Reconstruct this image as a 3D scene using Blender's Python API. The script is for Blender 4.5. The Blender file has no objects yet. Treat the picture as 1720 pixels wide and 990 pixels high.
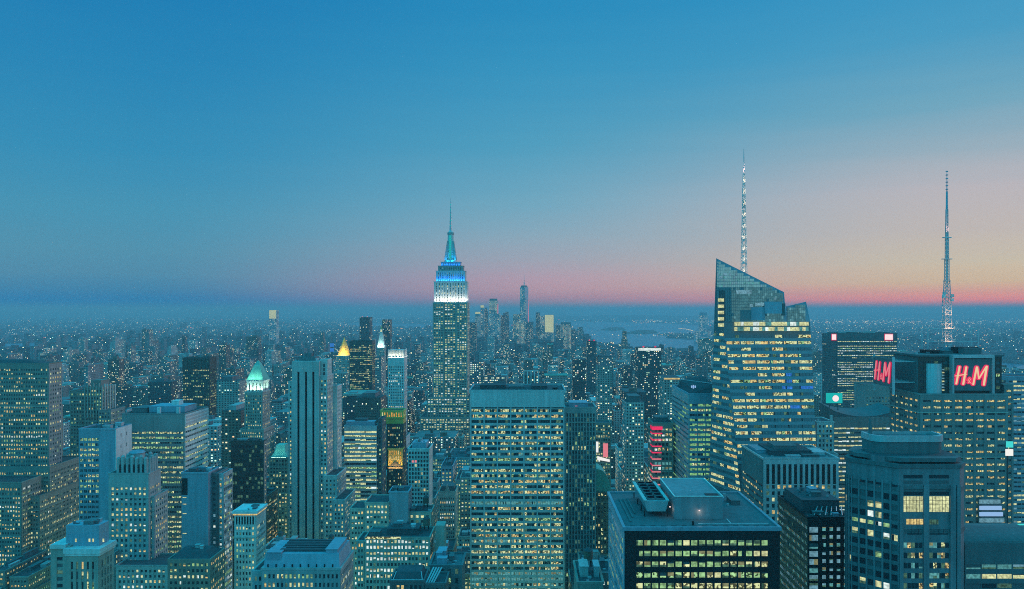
import bpy, math, random, bisect
import numpy as np
# ------------------------------------------------------------------ camera, sky, sun, exposure
SC = bpy.context.scene
HAZE = 1.05e-4
HAZE_GLOW = (.045, .19, .32)          # what a long look through the haze settles to; the sky behind it is set for this
COL = SC.collection
F, VX, VY, H = 1320.0, 885.0, 522.0, 265.0          # focal length in photo pixels, vanishing point, eye height in metres
cam = bpy.data.cameras.new('camera')
cam.sensor_width = 36.0
cam.lens = 36.0 * F / 1720.0
cam.shift_x = -(VX - 860.0) / 1720.0
cam.shift_y = (VY - 495.0) / 1720.0
cam.clip_start = 1.0
cam.clip_end = 400000.0
camo = bpy.data.objects.new('camera', cam)
camo.location = (0, 0, H)
camo.rotation_euler = (math.radians(90), 0, 0)
COL.objects.link(camo)
SC.camera = camo
SC.view_settings.view_transform = 'Standard'
SC.view_settings.look = 'None'
SC.view_settings.exposure = 0.0
SC.view_settings.gamma = 1.0
SC.cycles.max_bounces = 5
SC.cycles.diffuse_bounces = 2
SC.cycles.glossy_bounces = 2
SC.cycles.transmission_bounces = 2
SC.cycles.volume_bounces = 3
SC.cycles.use_denoising = False
SC.cycles.sample_clamp_indirect = 4.0
SC.cycles.pixel_filter_type = 'BLACKMAN_HARRIS'
SC.cycles.filter_width = 1.0

def lin(r, g, b, k=1.0):
    f = lambda c: (c / 255 / 12.92) if c / 255 <= 0.04045 else ((c / 255 + 0.055) / 1.055) ** 2.4
    return (f(r) * k, f(g) * k, f(b) * k, 1.0)

W = bpy.data.worlds.new('World')
SC.world = W
W.use_nodes = True
nt = W.node_tree
nt.nodes.clear()
def nd(tree, t, **kw):
    n = tree.nodes.new(t)
    for k, v in kw.items():
        setattr(n, k, v)
    return n
def mth(tree, op, a, b=None, c=None, clamp=False):
    n = tree.nodes.new('ShaderNodeMath')
    n.operation = op
    n.use_clamp = clamp
    for i, v in enumerate((a, b, c)):
        if v is None:
            continue
        if isinstance(v, (int, float)):
            n.inputs[i].default_value = v
        else:
            tree.links.new(v, n.inputs[i])
    return n.outputs[0]
tc = nd(nt, 'ShaderNodeTexCoord')
sp = nd(nt, 'ShaderNodeSeparateXYZ')
nt.links.new(tc.outputs['Generated'], sp.inputs[0])
elev = mth(nt, 'ARCSINE', sp.outputs[2])
az = mth(nt, 'ARCTAN2', sp.outputs[0], sp.outputs[1])
sn = nd(nt, 'ShaderNodeTexNoise')          # thin uneven layers low in the sky
smp = nd(nt, 'ShaderNodeMapping')
smp.inputs['Scale'].default_value = (2.2, 2.2, 34)
nt.links.new(tc.outputs['Generated'], smp.inputs[0])
nt.links.new(smp.outputs[0], sn.inputs['Vector'])
sn.inputs['Scale'].default_value = 1.6
sn.inputs['Detail'].default_value = 4
elev = mth(nt, 'ADD', elev, mth(nt, 'MULTIPLY', mth(nt, 'SUBTRACT', sn.outputs[0], 0.5), mth(nt, 'MULTIPLY_ADD', mth(nt, 'MAXIMUM', elev, 0.0), 0.10, 0.0035)))
epos = mth(nt, 'POWER', mth(nt, 'DIVIDE', mth(nt, 'MAXIMUM', elev, 0.0), math.pi / 2), 0.5)   # spreads the low bands
def sky_ramp(stops):
    n = nd(nt, 'ShaderNodeValToRGB')
    cr = n.color_ramp
    cr.interpolation = 'EASE'
    cr.interpolation = 'LINEAR'
    pts = sorted((math.sqrt(max(0.0, math.atan((VY - py) / F)) / (math.pi / 2)) if py <= VY else 0.0, c) for py, c in stops)
    while len(cr.elements) < len(pts):
        cr.elements.new(0.5)
    for e, (p, c) in zip(cr.elements, pts):
        e.position = p
        el = (p * p) * math.pi / 2
        T = max(.22, math.exp(-HAZE * 130.0 / max(math.sin(el), 1e-4)))
        e.color = (*[max(0.0, (a - (1 - T) * g) / T) for a, g in zip(lin(*c)[:3], HAZE_GLOW)], 1)
    nt.links.new(epos, n.inputs[0])
    return n.outputs[0]
ZEN = (40, 236, 286)  # sky above the view, brightened beyond the visible part to fill walls and haze
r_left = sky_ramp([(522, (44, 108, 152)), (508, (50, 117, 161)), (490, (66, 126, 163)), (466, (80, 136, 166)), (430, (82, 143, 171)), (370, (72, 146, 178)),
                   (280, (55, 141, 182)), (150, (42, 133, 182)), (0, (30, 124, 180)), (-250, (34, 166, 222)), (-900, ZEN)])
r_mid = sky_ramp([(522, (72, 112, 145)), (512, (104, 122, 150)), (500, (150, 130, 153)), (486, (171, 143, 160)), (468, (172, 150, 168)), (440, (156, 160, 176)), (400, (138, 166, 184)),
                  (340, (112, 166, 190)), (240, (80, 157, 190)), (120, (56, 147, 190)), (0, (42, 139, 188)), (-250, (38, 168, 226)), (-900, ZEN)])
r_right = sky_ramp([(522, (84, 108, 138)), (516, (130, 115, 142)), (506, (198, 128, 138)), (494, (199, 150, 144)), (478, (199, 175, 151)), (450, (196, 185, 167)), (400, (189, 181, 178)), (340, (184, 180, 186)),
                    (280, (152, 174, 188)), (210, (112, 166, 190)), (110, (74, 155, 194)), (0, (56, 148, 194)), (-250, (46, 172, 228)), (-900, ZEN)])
r_back = sky_ramp([(522, (68, 206, 240)), (430, (60, 210, 248)), (280, (54, 216, 258)), (0, (46, 222, 270)), (-900, ZEN)])  # unseen sky behind the camera, likewise brightened as fill
def mixc(tree, fac, a, b):
    n = nd(tree, 'ShaderNodeMix', data_type='RGBA')
    tree.links.new(fac, n.inputs[0])
    for v, i in ((a, 6), (b, 7)):
        if isinstance(v, tuple):
            n.inputs[i].default_value = v
        else:
            tree.links.new(v, n.inputs[i])
    return n.outputs[2]
def maprange(tree, v, a, b, c=0.0, d=1.0, smooth=True):
    n = nd(tree, 'ShaderNodeMapRange')
    n.interpolation_type = 'SMOOTHSTEP' if smooth else 'LINEAR'
    tree.links.new(v, n.inputs[0])
    for i, x in enumerate((a, b, c, d)):
        n.inputs[i + 1].default_value = x
    return n.outputs[0]
f1 = maprange(nt, az, -0.46, 0.06)
f2 = maprange(nt, az, -0.04, 0.56)
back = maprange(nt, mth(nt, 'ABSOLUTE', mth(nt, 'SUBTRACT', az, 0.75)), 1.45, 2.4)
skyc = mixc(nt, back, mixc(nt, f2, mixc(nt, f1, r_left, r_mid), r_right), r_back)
bg = nd(nt, 'ShaderNodeBackground')
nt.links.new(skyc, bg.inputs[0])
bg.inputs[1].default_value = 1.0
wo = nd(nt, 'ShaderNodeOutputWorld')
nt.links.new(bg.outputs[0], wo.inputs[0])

sun = bpy.data.lights.new('afterglow_sun', 'SUN')       # what is left of the sunset, from the west (right)
sun.energy = 0.85
sun.angle = math.radians(25)
sun.color = (1.0, 0.72, 0.80)
suno = bpy.data.objects.new('afterglow_sun', sun)
suno.rotation_euler = (math.radians(80), 0, math.radians(118))
COL.objects.link(suno)

# ------------------------------------------------------------------ helpers
def PX(px, Y): return (px - VX) / F * Y
def PZ(py, Y): return H - (py - VY) / F * Y
def gnd(px, py):
    Y = H * F / (py - VY)
    return (PX(px, Y), Y)
def scr(x, y, z): return (VX + F * x / y, VY - F * (z - H) / y)

MAT = {}
def newmat(name):
    m = bpy.data.materials.new(name)
    m.use_nodes = True
    m.node_tree.nodes.clear()
    MAT[name] = m
    return m, m.node_tree
def wall_mat(name, col, rough=0.85, var=0.25, spec=0.3, metal=0.0, streak=0.35):
    m, t = newmat(name)
    g = nd(t, 'ShaderNodeNewGeometry')
    oi = nd(t, 'ShaderNodeObjectInfo')
    n1 = nd(t, 'ShaderNodeTexNoise')
    n1.inputs['Scale'].default_value = 0.07
    n1.inputs['Detail'].default_value = 5
    t.links.new(g.outputs['Position'], n1.inputs['Vector'])
    mp = nd(t, 'ShaderNodeMapping')
    mp.inputs['Scale'].default_value = (0.5, 0.5, 0.035)
    t.links.new(g.outputs['Position'], mp.inputs[0])
    n2 = nd(t, 'ShaderNodeTexNoise')
    n2.inputs['Scale'].default_value = 1.0
    n2.inputs['Detail'].default_value = 3
    t.links.new(mp.outputs[0], n2.inputs['Vector'])
    n3 = nd(t, 'ShaderNodeTexNoise')
    n3.inputs['Scale'].default_value = 0.8
    n3.inputs['Detail'].default_value = 4
    t.links.new(g.outputs['Position'], n3.inputs['Vector'])
    a = mth(t, 'MULTIPLY_ADD', n1.outputs[0], var * 2, 1 - var)
    b = mth(t, 'MULTIPLY_ADD', n2.outputs[0], streak * 2, 1 - streak)
    e = mth(t, 'MULTIPLY_ADD', n3.outputs[0], var * 1.2, 1 - var * 0.6)
    o = mth(t, 'MULTIPLY_ADD', oi.outputs['Random'], 0.3, 0.85)
    k = mth(t, 'MULTIPLY', mth(t, 'MULTIPLY', a, b), mth(t, 'MULTIPLY', o, e))
    vm = nd(t, 'ShaderNodeVectorMath', operation='SCALE')
    vm.inputs[0].default_value = col
    t.links.new(k, vm.inputs['Scale'])
    p = nd(t, 'ShaderNodeBsdfPrincipled')
    t.links.new(vm.outputs[0], p.inputs['Base Color'])
    p.inputs['Roughness'].default_value = rough
    p.inputs['Metallic'].default_value = metal
    p.inputs['Specular IOR Level'].default_value = spec
    out = nd(t, 'ShaderNodeOutputMaterial')
    t.links.new(p.outputs[0], out.inputs[0])
    return m
for nm, c in dict(limestone=(.38, .345, .30), pale=(.58, .56, .53), concrete=(.34, .34, .33), brick=(.22, .145, .115), brown=(.25, .21, .18), granite=(.27, .24, .23),
                  greystone=(.33, .33, .32), slate=(.13, .135, .14), roof_tar=(.07, .07, .078), roof_grey=(.12, .125, .135), white_stone=(.58, .57, .56), light_grey=(.46, .45, .43)).items():
    wall_mat(nm, c)
wall_mat('dusk_granite', (.17, .165, .175), .7, .35, .35, 0, .45)
wall_mat('plant_grey', (.2, .21, .225), .7, .25)
wall_mat('bronze', (.05, .042, .036), 0.45, 0.15, 0.5)
wall_mat('black_metal', (.012, .012, .014), 0.5, 0.2, 0.25)
wall_mat('steel', (.44, .45, .46), 0.45, 0.12, 0.5, 0.3)
wall_mat('blue_metal', (.24, .30, .36), 0.45, 0.12, 0.5)
wall_mat('copper', (.17, .42, .34), 0.7, 0.25)
wall_mat('gold', (.62, .42, .09), 0.5, 0.1)
wall_mat('wood', (.16, .11, .08), 0.9, 0.3)
def glass_mat(name, col, rough):
    m, t = newmat(name)
    p = nd(t, 'ShaderNodeBsdfPrincipled')
    p.inputs['Base Color'].default_value = (*col, 1)
    p.inputs['Roughness'].default_value = rough
    p.inputs['Specular IOR Level'].default_value = 0.45
    out = nd(t, 'ShaderNodeOutputMaterial')
    t.links.new(p.outputs[0], out.inputs[0])
glass_mat('dark', (.024, .034, .042), 0.18)
m_, t = newmat('void')
p = nd(t, 'ShaderNodeBsdfDiffuse')
p.inputs[0].default_value = (.006, .005, .01, 1)
o = nd(t, 'ShaderNodeOutputMaterial')
t.links.new(p.outputs[0], o.inputs[0])
glass_mat('spandrel_glass', (.21, .27, .30), 0.35)
glass_mat('facet_glass', (.11, .155, .175), 0.2)
glass_mat('dark_blind', (.10, .105, .11), 0.5)
glass_mat('curtain', (.11, .15, .17), 0.22)
def lit_mat(name, c, lo, hi, k, broken=False, scale=0.9):
    m, t = newmat(name)
    m.cycles.emission_sampling = 'NONE'
    g = nd(t, 'ShaderNodeNewGeometry')
    n = nd(t, 'ShaderNodeTexNoise')
    n.inputs['Scale'].default_value = scale
    n.inputs['Detail'].default_value = 3
    t.links.new(g.outputs['Position'], n.inputs['Vector'])
    n2 = nd(t, 'ShaderNodeTexNoise')
    n2.inputs['Scale'].default_value = 0.17
    t.links.new(g.outputs['Position'], n2.inputs['Vector'])
    a = maprange(t, n.outputs[0], 0.44 if broken else 0.3, 0.54 if broken else 0.68, lo, hi)
    b = mth(t, 'MULTIPLY_ADD', n2.outputs[0], 1.1, 0.45)
    s = mth(t, 'MULTIPLY', mth(t, 'MULTIPLY', a, b), k)
    e = nd(t, 'ShaderNodeEmission')
    e.inputs[0].default_value = lin(*c)
    t.links.new(s, e.inputs[1])
    out = nd(t, 'ShaderNodeOutputMaterial')
    t.links.new(e.outputs[0], out.inputs[0])
lit_mat('pale_light', (218, 222, 166), .5, 1.1, 1.04)
lit_mat('pale_broken', (214, 220, 162), .10, 1.1, 1.06, True)
lit_mat('warm_light', (230, 202, 132), .45, 1.1, 1.00)
lit_mat('warm_broken', (224, 198, 130), .1, 1.1, 1.00, True)
lit_mat('green_light', (150, 196, 136), .4, 1.1, 1.06)
lit_mat('green_broken', (156, 200, 140), .08, 1.1, 1.06, True)
lit_mat('white_light', (216, 232, 226), .6, 1.1, 1.24)
lit_mat('teal_light', (96, 170, 172), .5, 1.1, 0.8)
lit_mat('dim_light', (92, 140, 118), .3, 1.0, 0.7, False)
lit_mat('amber_light', (236, 170, 70), .5, 1.1, 0.9)
lit_mat('blind_glow', (176, 178, 130), .6, 1.0, .55)
lit_mat('crown_dim', (88, 152, 164), .7, 1.05, 0.60)
lit_mat('jade_light', (136, 196, 128), .5, 1.1, 1.0)
lit_mat('advert_reflection', (52, 128, 222), .5, 1.1, .95)
lit_mat('crown_glow', (104, 166, 176), .75, 1.05, 0.85)
lit_mat('ice_light', (128, 186, 206), .55, 1.05, 0.68)
def emit(name, c, k, sample=False):
    m, t = newmat(name)
    if not sample:
        m.cycles.emission_sampling = 'NONE'
    e = nd(t, 'ShaderNodeEmission')
    e.inputs[0].default_value = lin(*c)
    e.inputs[1].default_value = k
    out = nd(t, 'ShaderNodeOutputMaterial')
    t.links.new(e.outputs[0], out.inputs[0])
emit('red_sign', (236, 48, 98), 1.05)
emit('red_deep', (215, 30, 85), 0.95)
emit('yellow_sign', (238, 208, 160), 1.0)
emit('rose_sign', (235, 130, 140), 0.95)
emit('white_sign', (240, 238, 232), 1.1)
emit('pink_white', (250, 220, 220), 1.2)
emit('cyan_sign', (70, 220, 215), 1.0)
emit('teal_sign', (30, 190, 185), 0.9)
emit('ice_sign', (150, 190, 235), 0.95)
emit('blue_sign', (56, 130, 215), .8)
emit('speck_warm', (245, 215, 150), 2.4)
emit('speck_white', (225, 240, 225), 1.7)
emit('speck_green', (170, 220, 180), 1.8)
emit('speck_amber', (250, 170, 100), 2.1)
emit('speck_red', (245, 90, 90), 2.2)

def city_mat(name, col, lit, bay, flo, k, flat=False):
    """A wall whose windows are too small to model: a grid of panes, each lit or dark by chance."""
    m, t = newmat(name)
    m.cycles.emission_sampling = 'NONE'
    g = nd(t, 'ShaderNodeNewGeometry')
    oi = nd(t, 'ShaderNodeObjectInfo')
    ps = nd(t, 'ShaderNodeSeparateXYZ')
    t.links.new(g.outputs['Position'], ps.inputs[0])
    ns = nd(t, 'ShaderNodeSeparateXYZ')
    t.links.new(g.outputs['Normal'], ns.inputs[0])
    side = mth(t, 'GREATER_THAN', mth(t, 'ABSOLUTE', ns.outputs[0]), 0.5)
    up = mth(t, 'GREATER_THAN', ns.outputs[2], 0.4)
    u = mth(t, 'ADD', mth(t, 'MULTIPLY', ps.outputs[0], mth(t, 'SUBTRACT', 1.0, side)), mth(t, 'MULTIPLY', ps.outputs[1], side))
    rnd = oi.outputs['Random']
    bw = mth(t, 'MULTIPLY_ADD', rnd, bay * 0.7, bay * 0.75)
    cu = mth(t, 'DIVIDE', u, bw)
    cv = mth(t, 'DIVIDE', ps.outputs[2], flo)
    fu, fv = mth(t, 'FRACT', cu), mth(t, 'FRACT', cv)
    cx = nd(t, 'ShaderNodeCombineXYZ')
    t.links.new(mth(t, 'FLOOR', cu), cx.inputs[0])
    t.links.new(mth(t, 'FLOOR', cv), cx.inputs[1])
    t.links.new(mth(t, 'MULTIPLY_ADD', rnd, 91.0, mth(t, 'MULTIPLY', side, 37.0)), cx.inputs[2])
    wn = nd(t, 'ShaderNodeTexWhiteNoise', noise_dimensions='3D')
    t.links.new(cx.outputs[0], wn.inputs['Vector'])
    nn = nd(t, 'ShaderNodeTexNoise')
    nn.inputs['Scale'].default_value = 0.02
    t.links.new(g.outputs['Position'], nn.inputs['Vector'])
    prob = mth(t, 'MULTIPLY', maprange(t, nn.outputs[0], 0.35, 0.68, 0.15, 2.2, False), lit)
    on = mth(t, 'LESS_THAN', wn.outputs['Value'], prob)
    mk = mth(t, 'MULTIPLY', mth(t, 'MULTIPLY', mth(t, 'GREATER_THAN', fu, 0.25), mth(t, 'LESS_THAN', fu, 0.75)),
             mth(t, 'MULTIPLY', mth(t, 'GREATER_THAN', fv, 0.3), mth(t, 'LESS_THAN', fv, 0.75)))
    win = mth(t, 'MULTIPLY', mk, mth(t, 'SUBTRACT', 1.0, up))
    n1 = nd(t, 'ShaderNodeTexNoise')
    n1.inputs['Scale'].default_value = 0.05
    t.links.new(g.outputs['Position'], n1.inputs['Vector'])
    vm = nd(t, 'ShaderNodeVectorMath', operation='SCALE')
    vm.inputs[0].default_value = col
    kk = mth(t, 'MULTIPLY', mth(t, 'MULTIPLY_ADD', n1.outputs[0], 0.9, 0.5), mth(t, 'MULTIPLY_ADD', rnd, 0.5, 0.75))
    t.links.new(kk, vm.inputs['Scale'])
    wallc = mixc(t, win, vm.outputs[0], (.02, .025, .03, 1))
    p = nd(t, 'ShaderNodeBsdfPrincipled')
    t.links.new(wallc, p.inputs['Base Color'])
    p.inputs['Roughness'].default_value = 0.8
    cr = nd(t, 'ShaderNodeValToRGB')
    els = [(0, (240, 215, 155)), (.35, (225, 230, 190)), (.6, (165, 215, 175)), (.85, (215, 235, 235)), (1, (250, 180, 110))]
    while len(cr.color_ramp.elements) < len(els):
        cr.color_ramp.elements.new(.5)
    for e, (q, c) in zip(cr.color_ramp.elements, els):
        e.position, e.color = q, lin(*c)
    sc_ = nd(t, 'ShaderNodeSeparateColor')
    t.links.new(wn.outputs['Color'], sc_.inputs[0])
    t.links.new(sc_.outputs[1], cr.inputs[0])
    t.links.new(cr.outputs[0], p.inputs['Emission Color'])
    t.links.new(mth(t, 'MULTIPLY', mth(t, 'MULTIPLY', win, on), mth(t, 'MULTIPLY', mth(t, 'MULTIPLY_ADD', sc_.outputs[2], 0.9, 0.5), k)), p.inputs['Emission Strength'])
    out = nd(t, 'ShaderNodeOutputMaterial')
    t.links.new(p.outputs[0], out.inputs[0])
city_mat('city_stone', (.30, .28, .25), 0.15, 3.2, 3.5, 1.5)
city_mat('city_brick', (.17, .13, .11), 0.14, 3.0, 3.3, 1.5)
city_mat('city_grey', (.22, .22, .22), 0.16, 3.4, 3.6, 1.5)
city_mat('city_dark', (.08, .08, .085), 0.17, 3.2, 3.7, 1.5)
city_mat('city_pale', (.42, .41, .39), 0.13, 3.2, 3.5, 1.5)
city_mat('city_bright', (.2, .21, .22), .55, 3.6, 3.8, 1.6)
city_mat('far_city_wall', (.15, .14, .135), .018, 6.0, 5.0, 7.0)
city_mat('far_block_dark', (.07, .07, .075), .018, 6.0, 5.0, 7.0)
city_mat('far_block_grey', (.2, .2, .2), .018, 6.0, 5.0, 7.0)
city_mat('far_tower_glass', (.26, .31, .34), .45, 7.0, 5.5, .9)
city_mat('far_tower_bright', (.2, .2, .19), .75, 6.0, 5.5, 1.0)

def link(o, parent=None):
    COL.objects.link(o)
    if parent is not None:
        o.parent = parent
    return o
class MB:
    def __init__(s):
        s.v, s.f, s.m, s.mats = [], [], [], []
    def mi(s, mat):
        if mat not in s.mats:
            s.mats.append(mat)
        return s.mats.index(mat)
    def face(s, pts, mat):
        b = len(s.v)
        s.v.extend(pts)
        s.f.append(tuple(range(b, b + len(pts))))
        s.m.append(s.mi(mat))
    def hexa(s, p, mat, skip=()):           # p: 8 corners, bottom ring then top ring, counter-clockwise from above
        b = len(s.v)
        s.v.extend(p)
        k = s.mi(mat)
        for i, q in enumerate(((3, 2, 1, 0), (4, 5, 6, 7), (0, 1, 5, 4), (1, 2, 6, 5), (2, 3, 7, 6), (3, 0, 4, 7))):
            if i not in skip:
                s.f.append(tuple(b + j for j in q))
                s.m.append(k)
    def box(s, x0, x1, y0, y1, z0, z1, mat, skip=()):
        s.hexa([(x0, y0, z0), (x1, y0, z0), (x1, y1, z0), (x0, y1, z0), (x0, y0, z1), (x1, y0, z1), (x1, y1, z1), (x0, y1, z1)], mat, skip)
    def prism(s, poly, z0, z1, mat, top=None, poly2=None):
        b, n, k = len(s.v), len(poly), s.mi(mat)
        p2 = poly2 or poly
        s.v.extend([(x, y, z0) for x, y in poly] + [(x, y, z1) for x, y in p2])
        for i in range(n):
            j = (i + 1) % n
            s.f.append((b + i, b + j, b + n + j, b + n + i))
            s.m.append(k)
        s.f.append(tuple(b + n + i for i in range(n)))
        s.m.append(s.mi(top) if top else k)
    def tube(s, x, y, z0, z1, r0, r1, mat, n=10):
        c = [(math.cos(i * 2 * math.pi / n), math.sin(i * 2 * math.pi / n)) for i in range(n)]
        s.prism([(x + r0 * a, y + r0 * b) for a, b in c], z0, z1, mat, None, [(x + r1 * a, y + r1 * b) for a, b in c])
    def bar(s, a, b, r, mat):
        a, b = np.array(a, float), np.array(b, float)
        d = b - a
        d /= np.linalg.norm(d)
        u = np.cross(d, (0, 1, 0) if abs(d[1]) < .9 else (1, 0, 0))
        u /= np.linalg.norm(u)
        w = np.cross(d, u)
        q = [tuple(p + r * (i * u + j * w)) for p in (a, b) for i, j in ((-1, -1), (-1, 1), (1, 1), (1, -1))]
        s.hexa(q, mat)
    def build(s, name, parent=None, off=(0, 0, 0)):
        me = bpy.data.meshes.new(name)
        me.from_pydata([(x - off[0], y - off[1], z - off[2]) for x, y, z in s.v], [], s.f)
        for m in s.mats:
            me.materials.append(MAT[m])
        me.polygons.foreach_set('material_index', s.m)
        me.update()
        return link(bpy.data.objects.new(name, me), parent)
def structure(name, mb):
    o = mb.build(name)
    o['kind'] = 'structure'
    return o

MASONRY = ('limestone', 'brick', 'brown', 'granite', 'greystone', 'pale', 'concrete')
SOLIDS = []       # every wall volume, to tell which windows the photograph can show
KEEP = []         # (px0, px1, py, Y): nothing nearer than Y may rise above py there
PLOTS = []        # ground plots already built on
ALL = []
R = random.Random(11)

class Bld:
    def __init__(s, name, label, cat='tower', group=None, at=(0, 0), loc=None):
        s.o = bpy.data.objects.new(name, None)
        s.o.empty_display_size = 5
        s.c = (at[0], at[1], 0)
        s.o.location = s.c
        s.o['label'], s.o['category'] = label, cat
        if group:
            s.o['group'] = group
        link(s.o)
        s.parts, s.wins, s.single, s.boxes = [], [], {}, []
        s.pieces = 100
        ALL.append(s)
    def new(s, name, **props):
        m = MB()
        s.parts.append((name, m, props))
        return m
    def one(s, name):
        if name not in s.single:
            s.single[name] = s.new(name)
        return s.single[name]
    def solid(s, x0, x1, y0, y1, z0, z1, plot=True):
        SOLIDS.append((x0, x1, y0, y1, z0, z1))
        if plot:
            PLOTS.append((x0, x1, y0, y1))
    def faces(s, x0, x1, y0, y1):
        return dict(F=((x0, y0), (1, 0), (0, -1), x1 - x0), R=((x1, y0), (0, 1), (1, 0), y1 - y0), L=((x0, y1), (0, -1), (-1, 0), y1 - y0), B=((x1, y1), (-1, 0), (0, 1), x1 - x0))
    def fbox(s, mb, face, u0, u1, z0, z1, d0, d1, mat, skip=()):
        (ox, oy), (dx, dy), (nx, ny), w = face
        P = lambda u, d: (ox + dx * u + nx * d, oy + dy * u + ny * d)
        a, b, c, e = P(u0, d1), P(u1, d1), P(u1, d0), P(u0, d0)
        mb.hexa([(*a, z0), (*b, z0), (*c, z0), (*e, z0), (*a, z1), (*b, z1), (*c, z1), (*e, z1)], mat, skip)
    def facade(s, face, z0, z1, st):
        """piers and spandrels stand proud of the wall, panes lie between them"""
        (ox, oy), (dx, dy), (nx, ny), w = face
        bay, fl = st['bay'], st['fl']
        ww, wh = st.get('ww', .6), st.get('wh', .55)
        dp, ds = st.get('dp', .35), st.get('ds', .3)
        top, edge = st.get('top', 1.5), st.get('edge', .8)
        fm = st['frame']
        sm = st.get('spandrel', fm)
        nb = max(1, round((w - 2 * edge) / bay))
        bw = (w - 2 * edge) / nb
        if abs(nx) > .5:         # a flank seen at a slant: shallow reveals, so that its panes still show
            lim = .06 + .3 * bw * ww * min(1.0, abs(ox) / max(oy + dy * w * .5, 1))
            if dp > lim:
                dp, ds = lim + .03, min(ds, lim)
        yy = oy + dy * w * .5
        zlow = max(z0, H - (1010 - VY) / F * max(yy, 1))
        nf = int((z1 - top - zlow) / fl)
        if nf < 1:
            return
        zb = z1 - top - nf * fl
        fr = s.one('facade_frame')
        pw = bw * (1 - ww) / 2
        s.fbox(fr, face, 0, w, z1 - top, z1 - .05, 0, max(dp, ds) + .03, st.get('topmat', fm))
        if zb - z0 > .5:
            s.fbox(fr, face, 0, w, z0, zb, 0, min(dp, ds) * .8, fm)
        for i in range(nb + 1):
            a = edge + i * bw - pw if i else 0
            b = edge + i * bw + pw if i < nb else w
            if b - a > .02:
                s.fbox(fr, face, a, b, zb, z1 - top - .01, 0, dp, fm, (0, 1))
        for j in range(nf):
            zz = zb + j * fl
            if (1 - wh) * fl > .05:
                s.fbox(fr, face, .02, w - .02, zz, zz + fl * (1 - wh), 0, ds, sm)
        if fm in MASONRY and nf > 9 and st.get('belt', True):
            for j in {nf - 2, nf - 2 - R.choice((7, 9, 12))}:
                if j > 0:
                    bc = s.new('belt_course')
                    s.fbox(bc, face, -.12, w + .12, zb + j * fl - .25, zb + j * fl + .35, 0, max(dp, ds) + .22, 'limestone' if fm != 'limestone' else 'concrete')
        lit, pal = st.get('lit', .4), st.get('pal', OFFICE)
        off = st.get('off', 0)
        run = st.get('run', .35)
        split = st.get('split', 1)
        for j in range(nf):
            zz = zb + j * fl + fl * (1 - wh)
            sp_ = st.get('special', {}).get(nf - 1 - j)
            pf = min(1.0, max(0.0, lit * R.choice(st.get('floorvar', (.25, .6, .9, 1.1, 1.3, 1.6)))))
            fmat = pick(pal)
            prev = R.random() < pf
            for i in range(nb):
                for q in range(split):
                    if R.random() > run:
                        prev = R.random() < pf
                    m = (fmat if R.random() < .6 else pick(pal)) if prev else ('dark' if R.random() < st.get('darkp', .7) else 'dark_blind')
                    m = sp_ or m
                    if m == 'dark' and not prev and R.random() < .14:
                        m = 'dim_light'
                    u0 = edge + i * bw + pw
                    u1 = edge + (i + 1) * bw - pw
                    g = (u1 - u0) / split
                    a, b = u0 + g * q + (.08 if split > 1 else 0), u0 + g * (q + 1) - (.08 if split > 1 else 0)
                    s.win(face, a, b, zz, zz + fl * wh - .02, m)
    def win(s, face, u0, u1, z0, z1, m, d=.06):
        (ox, oy), (dx, dy), (nx, ny), w = face
        P = lambda u, dd: (ox + dx * u + nx * dd, oy + dy * u + ny * dd)
        a, b, c, e = P(u0, d), P(u1, d), P(u1, 0.01), P(u0, 0.01)
        ex = []
        if m not in ('dark', 'dark_blind', 'dim_light') and z1 - z0 > 1.2 and R.random() < .62:
            k = R.random()
            if k < .55:         # a blind part-way down
                t_ = R.choice((.25, .4, .55, .7))
                ua, ub, za, zb = u0, u1, z1 - (z1 - z0) * t_, z1
                mm = R.choice(('blind_glow', 'blind_glow', 'dark_blind', 'dim_light'))
            elif k < .8:        # furniture or a partition against the light
                f_ = R.uniform(.25, .6)
                ua, ub, za, zb = (u0, u0 + (u1 - u0) * f_, z0, z1) if R.random() < .5 else (u1 - (u1 - u0) * f_, u1, z0, z1)
                mm = R.choice(('dim_light', 'dark', 'blind_glow'))
            else:
                ua, ub, za, zb = u0, u1, z0, z0 + (z1 - z0) * R.uniform(.25, .5)
                mm = 'dim_light'
            P2 = lambda u: P(u, d + .03)
            a2, b2, c2, e2 = P(ua + .02, d + .03), P(ub - .02, d + .03), P(ub - .02, d - .02), P(ua + .02, d - .02)
            ex.append(([(*a2, za), (*b2, za), (*c2, za), (*e2, za), (*a2, zb), (*b2, zb), (*c2, zb), (*e2, zb)], mm))
        s.wins.append(([(*a, z0), (*b, z0), (*c, z0), (*e, z0), (*a, z1), (*b, z1), (*c, z1), (*e, z1)], m, ex))
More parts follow.
